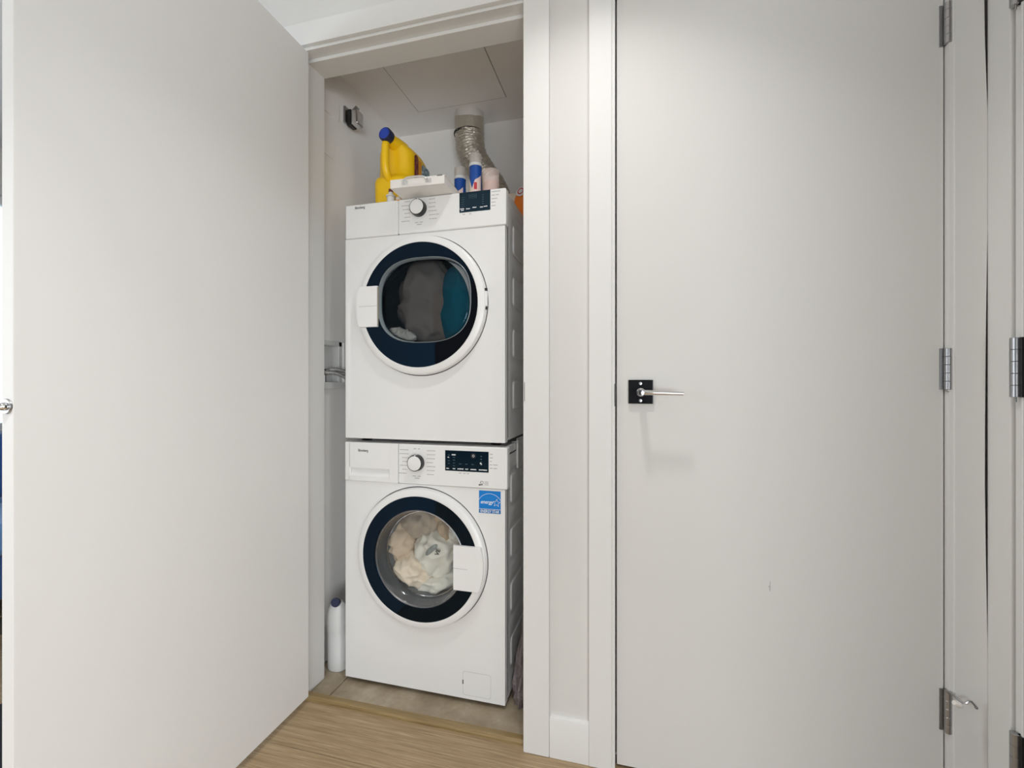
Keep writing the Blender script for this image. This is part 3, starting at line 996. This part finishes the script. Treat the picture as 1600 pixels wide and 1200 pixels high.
        b.prism(pts, y_f - .009, y_f + .004, 'y', .0022)
        h = b.build('handle', M['appl2'], dr)
        MB().box(xi + .001, -0.523, y_f - .0093, y_f - .0085, cz - .0130, cz - .0118).build('handle_joint', M['print_grey'], h)
    return root


washer = appliance('washing_machine', 'white front loading washing machine under the dryer, with blue sticker', 0.0165, 0.863, 0.7235, 0.4755,
                   (-0.7185, 0.800), (-0.6135, -0.4595, 0.778, 0.8465), (-0.948, 0.8295), False)
dryer = appliance('tumble_dryer', 'white front loading tumble dryer stacked on the washing machine', 0.8765, 1.7125, 1.590, 1.339,
                  (-0.710, 1.672), (-0.562, -0.4535, 1.643, 1.7095), (-0.961, 1.6945), True)

# washer extras: pump flap, sticker, motor emblem
FYP = YF - .0004
pf = MB()
o_ = rrect(-0.552, -0.453, 0.029, 0.108, .008, 4)
i_ = rrect(-0.5512, -0.4538, 0.0298, 0.1072, .0075, 4)
for i in range(len(o_)):
    j = (i + 1) % len(o_)
    pf.quad((o_[i][0], FYP, o_[i][1]), (o_[j][0], FYP, o_[j][1]), (i_[j][0], FYP, i_[j][1]), (i_[i][0], FYP, i_[i][1]))
fp = pf.build('filter_flap', M['print_grey'], washer, smooth=False)
MB().box(-0.5535, -0.5500, FYP - .0001, FYP + .0005, 0.064, 0.078).build('flap_notch', M['seam'], fp)

sk = MB().box(-0.4945, -0.4195, FYP - .0003, FYP + .0004, 0.643, 0.717).build('sticker', M['blue_sticker'], washer, smooth=False)
sk['label'] = 'blue energy sticker'
yk = FYP - .0006
MB().box(-0.4945, -0.4195, FYP - .0005, FYP - .0003, 0.643, 0.656).build('sticker_band', M['blue_sticker_dark'], sk, smooth=False)
MB().quad((-0.4945, yk, .6562), (-0.4195, yk, .6562), (-0.4195, yk, .6574), (-0.4945, yk, .6574)).build('sticker_line', M['print_white'], sk, smooth=False)
arc = MB()
acx, acz, ar = -0.4570, 0.664, 0.0435
for i in range(24):
    t0 = math.radians(30 + 122 * i / 24)
    t1 = math.radians(30 + 122 * (i + 1) / 24)
    P = lambda r, t: (acx + r * math.cos(t), yk, acz + r * math.sin(t))
    arc.quad(P(ar, t0), P(ar + .0011, t0), P(ar + .0011, t1), P(ar, t1))
arc.build('sticker_arc', M['print_white'], sk, smooth=False)
star = MB()
scx, scz = -0.4335, 0.6785
op = [(scx + (.0145 if i % 2 == 0 else .0062) * math.sin(PI * i / 5 + .08), scz + (.0145 if i % 2 == 0 else .0062) * math.cos(PI * i / 5 + .08)) for i in range(10)]
ip = [(scx + (.0118 if i % 2 == 0 else .0050) * math.sin(PI * i / 5 + .08), scz + (.0118 if i % 2 == 0 else .0050) * math.cos(PI * i / 5 + .08)) for i in range(10)]
for i in range(10):
    j = (i + 1) % 10
    star.quad((op[i][0], yk, op[i][1]), (op[j][0], yk, op[j][1]), (ip[j][0], yk, ip[j][1]), (ip[i][0], yk, ip[i][1]))
star.build('sticker_star', M['print_white'], sk, smooth=False)
text_mesh('sticker_script', 'energy', .0170, -0.4900, 0.6745, yk, M['print_white'], sk, .0002, .35, .95)
text_mesh('sticker_text', 'ENERGY STAR', .0132, -0.4570, 0.6450, yk, M['print_white'], sk, .0002, 0, .78, 'CENTER')

em = MB()
eyp = YF - .0054
for a0, a1, r0, r1 in ((-20, 200, .0050, .0064), (150, 330, .0024, .0036)):
    for i in range(12):
        t0, t1 = math.radians(a0 + (a1 - a0) * i / 12), math.radians(a0 + (a1 - a0) * (i + 1) / 12)
        P = lambda r, t: (-0.4830 + r * math.cos(t), eyp, 0.7430 + r * math.sin(t))
        em.quad(P(r0, t0), P(r1, t0), P(r1, t1), P(r0, t1))
em.quad((-0.494, eyp, .7335), (-0.479, eyp, .7365), (-0.479, eyp, .7385), (-0.494, eyp, .7385))
em.build('motor_emblem', M['print_dark'], washer, smooth=False)
em = MB()
for k in range(3):
    em.quad((-0.474, eyp, .7460 - k * .0048), (-0.460, eyp, .7460 - k * .0048), (-0.460, eyp, .7480 - k * .0048), (-0.474, eyp, .7480 - k * .0048))
em.build('emblem_print', M['print_grey'], washer, smooth=False)

# stacking bracket between the two machines
sb = thing('stacking_bracket', 'white steel stacking bracket on the right side between dryer and washer', 'bracket', (XR, 1.62, 0.82))
MB().box(XR + .0005, XR + .0030, 1.577, 1.700, 0.770, 0.876, .0008, 1).build('plate', M['side'], sb)
MB().box(XR + .0005, XR + .0070, 1.574, 1.579, 0.770, 0.870, .0010, 1).build('lip', M['appl'], sb)
MB().box(XR - .014, XR + .0060, 1.560, 1.650, 0.8640, 0.8660, .0006, 1).build('tongue', M['appl'], sb)
MB().lathe([(.0001, 0), (.005, .0008), (.005, .004)], (XR + .005, 1.600, .866), (-1, 0, 0), 12).build('bolt', M['satin'], sb)

# ------------------------------------------------------------------ laundry


def cloth(name, c, r, m, seed, label, cat='cloth', amp=0.35, freq=14.0, rot=0.0, group=None, flat=1.0):
    """crumpled textile: an ellipsoid folded by ridged noise"""
    b = MB()
    n, k = 72, 44
    rs = []
    off = Vector((seed * 3.1, seed * 1.7, seed * 5.3))
    for j in range(1, k):
        ph = PI * j / k
        ring = []
        for i in range(n):
            t = 2 * PI * i / n
            d = Vector((math.sin(ph) * math.cos(t), -math.cos(ph), math.sin(ph) * math.sin(t)))
            p = Vector((d.x * r[0], d.y * r[1], d.z * r[2]))
            q = p * freq
            warp = Vector((noise.noise(q * .5 + off), noise.noise(q * .5 + off * 2), noise.noise(q * .5 + off * 3)))
            a = 1 - abs(noise.noise(q * .55 + warp * 1.2 + off)) * 2
            a2 = 1 - abs(noise.noise(q * 1.3 + warp * .8 - off)) * 2
            s = 1 + amp * (a * .55 + a2 * .22 - .4)
            p = p * s
            cr, sr = math.cos(rot), math.sin(rot)
            ring.append((c[0] + p.x * cr - p.z * sr, c[1] + p.y, c[2] + p.x * sr + p.z * cr))
        rs.append(ring)
    b.rings(rs)
    o = b.build(name, m, angle=180)
    return tag(o, label, cat, group)


cloth('towel', (-0.690, 1.572, 0.450), (.108, .092, .085), M['towel'], 1.0, 'white towel with grey patch in the middle of the washer drum', 'towel', .40, 22, .5)
cloth('garment', (-0.790, 1.565, 0.385), (.100, .085, .062), M['creamcl'], 2.3, 'cream garment at the lower left in the washer drum', 'garment', .42, 26, -.5)
cloth('garment', (-0.850, 1.565, 0.478), (.062, .085, .078), M['beige'], 3.7, 'beige garment at the left in the washer drum', 'garment', .42, 26, .3)
cloth('garment', (-0.760, 1.590, 0.568), (.095, .090, .072), M['greycl'], 4.1, 'taupe garment at the top in the washer drum', 'garment', .40, 24, .2)
cloth('garment', (-0.662, 1.575, 0.560), (.026, .080, .085), M['brownmesh'], 5.2, 'tan mesh garment standing between white cloths in the washer drum', 'garment', .40, 24, .35)
cloth('towel', (-0.600, 1.585, 0.530), (.062, .085, .085), M['waffle'], 6.6, 'white waffle towel at the upper right in the washer drum', 'towel', .32, 22, .2)
cloth('garment', (-0.690, 1.580, 0.345), (.110, .090, .052), M['towel'], 7.4, 'off white garment at the bottom of the washer drum', 'garment', .42, 24, .25)
from mathutils.bvhtree import BVHTree
tw = bpy.data.objects['towel']
bvh = BVHTree.FromPolygons([v.co.copy() for v in tw.data.vertices], [list(p.vertices) for p in tw.data.polygons])


def on_towel(x, z, off):
    h = bvh.ray_cast(Vector((x, 1.40, z)), Vector((0, 1, 0)))[0]
    return (x, (h.y if h else 1.50) - off, z)


pb = MB()
px, pz, pa = -0.6905, 0.4835, 0.72
grid = []
for i in range(0, 7):
    ring = []
    for k in range(28):
        t = 2 * PI * k / 28
        u, v = .027 * i / 6 * math.cos(t), .0095 * i / 6 * math.sin(t)
        ring.append(on_towel(px + u * math.cos(pa) - v * math.sin(pa), pz + u * math.sin(pa) + v * math.cos(pa), .0012))
    grid.append(ring)
pb.rings(grid[1:], True, True, False).build('patch', M['tagcloth'], tw)
tvm = text_mesh('patch_print', 'VE', .021, 0, 0, 0, M['print_dark'], tw, .0007)
yt_ = min(on_towel(-0.668 + dx, 0.476 + dz, 0)[1] for dx in (-.008, .004) for dz in (-.008, .008, .016))
for v in tvm.data.vertices:
    u, q = v.co.x, v.co.z
    v.co = (-0.660 + u * math.cos(1.25) - q * math.sin(1.25), yt_ - .002, 0.4665 + u * math.sin(1.25) + q * math.cos(1.25))

cloth('garment', (-0.722, 1.555, 1.350), (.122, .100, .185), M['greydark'], 8.8, 'dark grey cloth standing in for a reflection, at the left in the dryer drum', 'garment', .26, 15, .1)  # added cloth whose grey imitates a reflection in the dryer glass
cloth('garment', (-0.590, 1.540, 1.350), (.085, .088, .165), M['teal'], 9.9, 'teal cloth standing in for a blue reflection, at the right in the dryer drum', 'garment', .16, 12, -.05)  # added cloth whose teal imitates a blue reflection in the glass
cloth('garment', (-0.795, 1.462, 1.243), (.052, .026, .024), M['towel'], 11.2, 'small white cloth at the lower left behind the dryer glass', 'cloth', .6, 40, -.25)

# ------------------------------------------------------------------ things on top of the dryer
ZT = 1.7125
# yellow jug
JX, JY = -0.858, 1.570
jug = thing('detergent_jug', 'large yellow detergent jug with blue cap on the dryer', 'jug', (JX, JY, ZT))
secs = []
for z, yf, yb, hw, e in ((.0, -.088, .118, .068, 3.6), (.004, -.094, .122, .072, 3.8), (.06, -.096, .124, .073, 4.0), (.098, -.096, .124, .073, 4.0), (.112, -.090, .124, .073, 3.8),
                         (.122, -.074, .124, .073, 3.6), (.134, -.066, .124, .073, 3.5), (.17, -.064, .124, .073, 3.4), (.200, -.066, .121, .073, 3.3), (.216, -.069, .117, .0715, 3.1),
                         (.229, -.073, .108, .066, 2.8), (.238, -.075, .094, .057, 2.5), (.245, -.073, .072, .044, 2.3), (.2495, -.066, .044, .029, 2.1), (.2515, -.050, .014, .013, 2.0)):
    secs.append((ZT + z, JX, JY + (yf + yb) / 2, hw, (yb - yf) / 2, e))
MB().loft(secs, 56).build('body', M['yellow'], jug, angle=60)
hp = bez([(JX + .004, JY - .060, ZT + .238), (JX + .003, JY - .096, ZT + .234), (JX + .002, JY - .113, ZT + .215), (JX + .002, JY - .116, ZT + .175), (JX + .002, JY - .114, ZT + .138), (JX + .002, JY - .100, ZT + .108), (JX + .002, JY - .074, ZT + .094)], 8)
MB().tube(hp, 0.0130, 16).build('handle', M['yellow'], jug, angle=60)
nd = Vector((-.10, -.97, .12)).normalized()
no = Vector((JX + .016, JY - .024, ZT + .234))
neck = MB().lathe([(.032, 0), (.027, .035), (.0215, .060), (.0215, .086)], no, nd, 32, cap0=True, cap1=True).build('neck', M['yellow'], jug)
MB().lathe([(.0235, .076), (.0245, .078), (.0245, .102), (.0225, .105), (.0200, .105)], no, nd, 36).build('cap_skirt', M['navycap'], jug)
MB().lathe([(.0210, .104), (.0195, .1068), (.0001, .1068)], no, nd, 36, cap0=True).build('cap', M['bluecap'], jug)


def side_label(name, m, ya, yb, za, zb, x, r, parent, lean=0.0):
    """patch on the broad side of the jug"""
    pts = rrect(ya, yb, za, zb, r, 4)
    return MB().prism(pts, x, x + .0012, 'x').build(name, m, parent, smooth=False)


xj = JX + .0735
side_label('label', M['maroon'], JY - .030, JY + .000, ZT + .075, ZT + .214, xj, .014, jug)['label'] = 'dark red oval label'
side_label('label_stripe', M['orangelabel'], JY + .004, JY + .026, ZT + .040, ZT + .205, xj, .004, jug)['label'] = 'orange label stripe'
side_label('label_picture', M['bluelabel'], JY + .030, JY + .096, ZT + .040, ZT + .203, xj, .012, jug)['label'] = 'speckled blue label picture'

# white flat case with a wire handle, jutting out over the front edge
bx = thing('flat_case', 'flat white case with chrome handle jutting over the dryer front', 'case', (-0.678, 1.48, ZT))
a_ = math.radians(2.5)
mtx = Matrix.Translation((-0.773, 1.345, ZT + .0006)) @ Matrix.Rotation(a_, 4, 'Z')
MB().box(0, .189, 0, .270, 0, .0285, .0015, 2).build('body', M['boxwhite'], bx, matrix=mtx)
MB().box(.188, .1905, .003, .267, .0265, .0290, .0008, 1).build('edge', M['cream'], bx, matrix=mtx)
hd = MB()
hd.tube(bez([(.052, -.002, .014), (.054, -.012, .018), (.066, -.014, .0235), (.092, -.014, .0250), (.118, -.014, .0235), (.131, -.012, .018), (.134, -.002, .014)], 8), .0028, 10)
M['brightwire'] = mat('bright_nickel_wire', (0.78, 0.78, 0.78), 0.35, 0.7)
hh = hd.build('handle', M['brightwire'], bx, matrix=mtx)
for x in (.052, .134):
    MB().box(x - .011, x + .011, -.0016, .0005, .008, .021, .0006, 1).build('handle_plate', M['brightwire'], bx, matrix=mtx)
MB().box(.164, .182, -.0012, .0005, .0265, .0285).build('rear_slot', M['seam'], bx, matrix=mtx)

# two blue bottles with clear grey over-caps


def bottle(x, y, label, rot):
    t = thing('spray_bottle', label, 'bottle', (x, y, ZT), 'blue bottles with grey caps on the dryer')
    MB().lathe([(.0205, 0), (.0225, .003), (.0225, .060), (.0212, .095), (.0218, .118), (.0212, .126), (.0165, .130)], (x, y, ZT), (0, 0, 1), 36, cap0=True, cap1=True).build('body', M['bluebody'], t)
    MB().lathe([(.0216, .122), (.0228, .123), (.0228, .131), (.0218, .133)], (x, y, ZT), (0, 0, 1), 36).build('collar', M['whiteplast'], t)
    MB().lathe([(.0222, .132), (.0222, .160), (.0212, .1655), (.0185, .168), (.0001, .168)], (x, y, ZT), (0, 0, 1), 36).build('cap', M['greycap'], t)

    def shell(name, m, f0, f1, zlo, zhi_fn, rr, n=16):
        b = MB()
        ra, rb = [], []
        for i in range(n + 1):
            f = f0 + (f1 - f0) * i / n
            a = rot + f
            zt = zhi_fn(i / n)
            ra.append((x + rr * math.sin(a), y - rr * math.cos(a), ZT + zlo))
            rb.append((x + rr * math.sin(a), y - rr * math.cos(a), ZT + zt))
        b.rings([ra, rb], False, False, False)
        return b.build(name, m, t)
    shell('label', M['cream'], -1.7, -.30, .004, lambda u: .100 - .060 * u ** 2, .0232)
    shell('label', M['pinkpl'], -.30, 1.2, .004, lambda u: .040 + .028 * min(1, u * 3) + .02 * u ** 2, .0232)
    shell('emblem', M['redprint'], .05, .50, .036, lambda u: .060, .0236)
    return t


bottle(-0.627, 1.600, 'blue bottle with grey cap beside the white flat case', -0.35)
bottle(-0.5375, 1.520, 'blue bottle with grey cap behind the pink measuring cup', 0.05)

# translucent measuring cup
cp = thing('measuring_cup', 'translucent pink measuring cup at the front right of the dryer top', 'cup', (-0.470, 1.485, ZT))
MB().lathe([(.0270, .0015), (.0285, .060), (.0300, .080), (.0312, .081), (.0306, .083), (.0288, .081), (.0272, .060), (.0255, .004), (.0001, .004), (.0001, .0), (.0255, 0)], (-0.470, 1.485, ZT), (0, 0, 1), 40).build('cup_wall', M['cup'], cp)
MB().lathe([(.0252, .005), (.0262, .044), (.0001, .044)], (-0.470, 1.485, ZT), (0, 0, 1), 32, cap0=True).build('liquid', M['cupfill'], cp)

# small white dropper bottle lying at the front left
sm = thing('dropper_bottle', 'small white dropper bottle with dark red tip in front of the yellow jug', 'bottle', (-0.832, 1.452, ZT))
MB().lathe([(.012, 0), (.0135, .002), (.0135, .020), (.0105, .026), (.0075, .028), (.0075, .040), (.006, .041)], (-0.832, 1.452, ZT), (0, 0, 1), 24, cap0=True, cap1=True).build('body', M['whiteplast'], sm)
MB().lathe([(.0078, .038), (.0082, .039), (.0075, .049), (.0001, .050)], (-0.832, 1.452, ZT), (0, 0, 1), 24, cap0=True).build('tip', mat('dark_red_plastic', (0.16, 0.025, 0.02), .4), sm)
MB().lathe([(.0125, .0215), (.0168, .022), (.0168, .026), (.012, .0265)], (-0.832, 1.452, ZT), (0, 0, 1), 24).build('collar', M['whiteplast'], sm)
sc = thing('bottle_cap', 'loose cream cap between the dropper bottle and the white case', 'cap', (-0.800, 1.452, ZT))
MB().lathe([(.0105, 0), (.0118, .0015), (.0112, .014), (.0095, .0165), (.0001, .0165)], (-0.800, 1.452, ZT), (0, 0, 1), 24, cap0=True).build('shell', M['cream'], sc)
MB().lathe([(.0122, .0), (.0126, .001), (.0126, .0045), (.0117, .005)], (-0.800, 1.452, ZT), (0, 0, 1), 24, cap0=True).build('rim', M['orangelabel'], sc)

# orange jug by the right edge with a cream slat under it
tag(MB().box(-0.520, -0.430, 1.885, 1.930, ZT + .0005, ZT + .176, .002).build('packet', M['cream']), 'cream packet standing behind the orange jug on the dryer', 'packet')
ox_, oy_, oz_ = -0.408, 1.815, ZT + .0005
og = thing('orange_jug', 'bright orange jug at the right rear edge of the dryer top', 'jug', (ox_, oy_, oz_))
og_mtx = Matrix.Translation((ox_, oy_, oz_))
b = MB()
b.loft([(0, 0, 0, .060, .050, 3.0), (.004, 0, 0, .064, .054, 3.2), (.09, .0, 0, .064, .054, 3.0), (.115, .002, 0, .060, .052, 2.8), (.15, .012, 0, .046, .044, 2.5), (.185, .022, 0, .030, .034, 2.3), (.20, .024, 0, .020, .022, 2.0), (.212, .024, 0, .018, .018, 2.0)], 40)
b.build('body', M['orange'], og, matrix=og_mtx, angle=60)
MB().lathe([(.021, .208), (.022, .210), (.022, .236), (.019, .239), (.0001, .239)], (.024, 0, 0), (0, 0, 1), 28, cap0=True).build('cap', M['orange'], og, matrix=og_mtx)
MB().lathe([(.0001, -.0012), (.020, -.001), (.022, .0012)], (-.026, -.047, .128), (.25, .90, -.30), 24).build('label', M['print_white'], og, matrix=og_mtx)
MB().lathe([(.010, -.0018), (.015, -.0018)], (-.026, -.047, .128), (.25, .90, -.30), 24).build('label_ring', M['redprint'], og, matrix=og_mtx)

# ------------------------------------------------------------------ vent duct
dc = thing('vent_duct', 'crinkled foil dryer vent duct rising to the closet ceiling', 'duct', (-0.733, 1.985, CZ))
cxd, cyd = -0.733, 1.985
MB().lathe([(.0660, -.0001), (.0660, -.060), (.0640, -.061)], (cxd, cyd, CZ), (0, 0, 1), 48).build('ceiling_collar', M['ductwhite'], dc)
b = MB()
rs = []
for k in range(9):
    u = k / 8
    z = CZ - .034 - .058 * u
    ring = []
    for i in range(64):
        t = 2 * PI * i / 64
        r_ = .0672 + .0022 * noise.noise(Vector((math.cos(t) * 3, math.sin(t) * 3, z * 50))) - .0015 * u
        ring.append((cxd + .002 * u + r_ * math.cos(t), cyd + r_ * math.sin(t), z + (.012 * math.sin(t * 2 + 1) * (1 - u) if k == 0 else 0)))
    rs.append(ring)
b.rings(rs, True, False, False)
b.build('foil_tape', M['foiltape'], dc, angle=60)
MB().lathe([(.0640, -.090), (.0690, -.090), (.0700, -.094), (.0690, -.099), (.0640, -.099)], (cxd + .002, cyd, CZ), (.06, -.05, 1), 48).build('strap', M['strap'], dc)
path = bez([(cxd + .002, cyd, CZ - .092), (-0.731, 1.988, 2.175), (-0.716, 1.992, 2.120), (-0.690, 1.996, 2.075), (-0.655, 2.000, 2.025), (-0.622, 2.004, 1.975), (-0.600, 2.006, 1.92), (-0.592, 2.006, 1.84), (-0.592, 2.006, 1.70)], 26)
n = 72
rs = []
up = Vector((1, 0, 0))
acc_ = 0
for i, p in enumerate(path):
    t = (path[min(i + 1, len(path) - 1)] - path[max(i - 1, 0)]).normalized()
    if i:
        acc_ += (path[i] - path[i - 1]).length
    u_ = (up - t * up.dot(t)).normalized()
    v_ = t.cross(u_)
    up = u_
    ring = []
    for k in range(n):
        a = 2 * PI * k / n
        d = u_ * math.cos(a) + v_ * math.sin(a)
        q = p + d * .062
        cr = noise.noise(Vector((q.x * 45, q.y * 45, q.z * 80)))
        cr2 = abs(noise.noise(Vector((q.x * 90, q.y * 90 + 7, q.z * 120))))
        R0 = .0665 - .0065 * min(1, acc_ / .25)
        r_ = R0 + .0022 * math.sin(acc_ * 2 * PI / .0125 + 2.2 * cr) + .0045 * cr - .006 * cr2
        ring.append(p + d * r_)
    rs.append(ring)
MB().rings(rs, True, False, False).build('flexible_hose', M['foil'], dc, angle=70)

# ------------------------------------------------------------------ floor items in the closet
wbx, wby = -1.076, 1.492
bt = thing('bleach_bottle', 'white bleach bottle with navy cap on the closet floor left of the washer', 'bottle', (wbx, wby, 0))
S = []
for z, dx, dy, rx, ry in ((.0012, 0, 0, .034, .030), (.006, 0, 0, .0375, .033), (.05, 0, 0, .0380, .034), (.128, -.001, 0, .0370, .034), (.143, -.002, -.001, .0350, .033), (.146, -.002, -.001, .0362, .034), (.18, -.002, -.002, .0365, .034),
                          (.21, -.001, -.004, .0355, .033), (.232, .002, -.007, .0315, .030), (.247, .005, -.011, .0240, .024), (.256, .006, -.014, .0175, .018)):
    S.append((z, wbx + dx, wby + dy, rx, ry, 2.3))
MB().loft(S, 36).build('body', M['whiteplast'], bt, angle=50)
nd = Vector((.32, -.80, .50)).normalized()
no = Vector((wbx + .003, wby - .008, .246))
MB().lathe([(.0165, 0), (.0160, .020)], no, nd, 28, cap0=True).build('neck', M['whiteplast'], bt)
MB().lathe([(.0150, .014), (.0158, .015), (.0158, .036), (.0140, .0385), (.0001, .0385)], no, nd, 28, cap0=True).build('cap', M['navycap'], bt)

# crumpled bag squeezed between the washer and the right closet wall
b = MB()
n = 48
rs = []
for k in range(40):
    u = k / 39
    z = .0012 + .36 * u
    w_ = .047 * (1 - .55 * u) * (1 if k > 1 else .8)
    ring = []
    for i in range(n):
        t = 2 * PI * i / n
        q = Vector((math.cos(t) * 2.2, math.sin(t) * 2.2, z * 9))
        f = 1 + .38 * (abs(noise.noise(q)) * 2 - .5) + .15 * noise.noise(q * 3)
        ring.append((-0.3525 + .016 * u + w_ * f * math.cos(t) * .92, 1.500 + .07 * u + w_ * 1.1 * f * math.sin(t), z))
    rs.append(ring)
b.rings(rs)
bag = tag(b.build('plastic_bag', M['bag'], angle=50), 'crumpled dark plastic bag on the floor right of the washer', 'bag')

# ------------------------------------------------------------------ rest of the room (seen past the door leaf and in reflections)
for (x_, y_), lab in zip(((-0.12, 0.82),) + FILL_DOWN, ('round recessed downlight nearest the two white doors', 'added round fill downlight second from the closet wall', 'added round fill downlight farthest from the closet wall')):
    lamp = thing('ceiling_light', lab, 'ceiling light', (x_, y_, 2.5), 'recessed downlights in the hall ceiling')
    MB().lathe([(.072, -.001), (.074, -.006), (.088, -.008), (.092, -.004), (.092, 0)], (x_, y_, 2.5), (0, 0, 1), 48).build('trim_ring', M['frame'], lamp)
    MB().lathe([(.073, -.003), (.04, -.004), (.0001, -.004)], (x_, y_, 2.5), (0, 0, 1), 48).build('diffuser', M['lampglass'], lamp)


def window(n, x0, x1, z0, z1, axis, pos, bars):
    """frame set in the wall opening; axis 'x' = wall normal along x"""
    def bx_(mb, a0, a1, c0, c1, t0, t1):
        if axis == 'x':
            mb.box(pos + t0, pos + t1, a0, a1, c0, c1, .002, 1)
        else:
            mb.box(a0, a1, pos + t0, pos + t1, c0, c1, .002, 1)
    b = MB()
    f = .05
    bx_(b, x0, x1, z0, z0 + f, -.06, .0)
    bx_(b, x0, x1, z1 - f, z1, -.06, .0)
    bx_(b, x0, x0 + f, z0, z1, -.06, .0)
    bx_(b, x1 - f, x1, z0, z1, -.06, .0)
    for k in range(1, bars):
        c = x0 + (x1 - x0) * k / bars
        bx_(b, c - f / 2, c + f / 2, z0, z1, -.058, -.004)
    fr = b.build('window_%d' % n, M['frame'])
    struct(fr)
    tag(fr, ('tall white window beyond the open closet door', 'unseen wide white window added in the rear wall for its light', 'unseen wide white window added in the far right wall for its light')[n - 1], 'window')
    for k in range(bars):
        a0 = x0 + (x1 - x0) * k / bars + f / 2
        a1 = x0 + (x1 - x0) * (k + 1) / bars - f / 2
        g = MB()
        bx_(g, a0, a1, z0 + f / 2, z1 - f / 2, -.033, -.027)
        g.build('pane', M['pane'], fr)
    return fr


window(1, -2.7, 3.2, 0.78, 2.22, 'x', WL - .04, 5)
window(2, 0.35, 2.75, 0.06, 2.35, 'y', -3.24, 2)  # unseen window, added to go with the rear fill
window(3, -2.5, -0.2, 0.08, 2.35, 'x', 3.26, 2)  # unseen window, added to go with the side fill

sf = thing('sofa', 'navy blue sofa below the window beyond the open closet door', 'sofa', (-3.15, 1.55, 0))
MB().box(-3.62, -2.72, 0.55, 2.75, 0.10, 0.30, .03, 3).build('base', M['sofa'], sf)
for y0, y1 in ((.76, 1.64), (1.66, 2.54)):
    MB().box(-3.40, -2.70, y0, y1, .30, .45, .04, 3).build('seat_cushion', M['sofa2'], sf)
    MB().box(-3.56, -3.34, y0, y1, .44, .80, .05, 3).build('back_cushion', M['sofa'], sf)
MB().box(-3.64, -3.46, .55, 2.75, .30, .76, .04, 3).build('backrest', M['sofa'], sf)
for y0, y1 in ((.55, .75), (2.55, 2.75)):
    MB().box(-3.62, -2.72, y0, y1, .30, .60, .05, 3).build('armrest', M['sofa'], sf)
for x in (-3.55, -2.80):
    for y in (.62, 2.68):
        MB().lathe([(.018, 0), (.025, .10)], (x, y, 0), (0, 0, 1), 16, cap0=True, cap1=True).build('leg', M['black'], sf)
tag(MB().box(-2.02, -1.45, .25, 1.20, .0006, .014, .004, 2).build('rug', M['rug']), 'small dark rug on the floor behind the open closet door', 'rug')
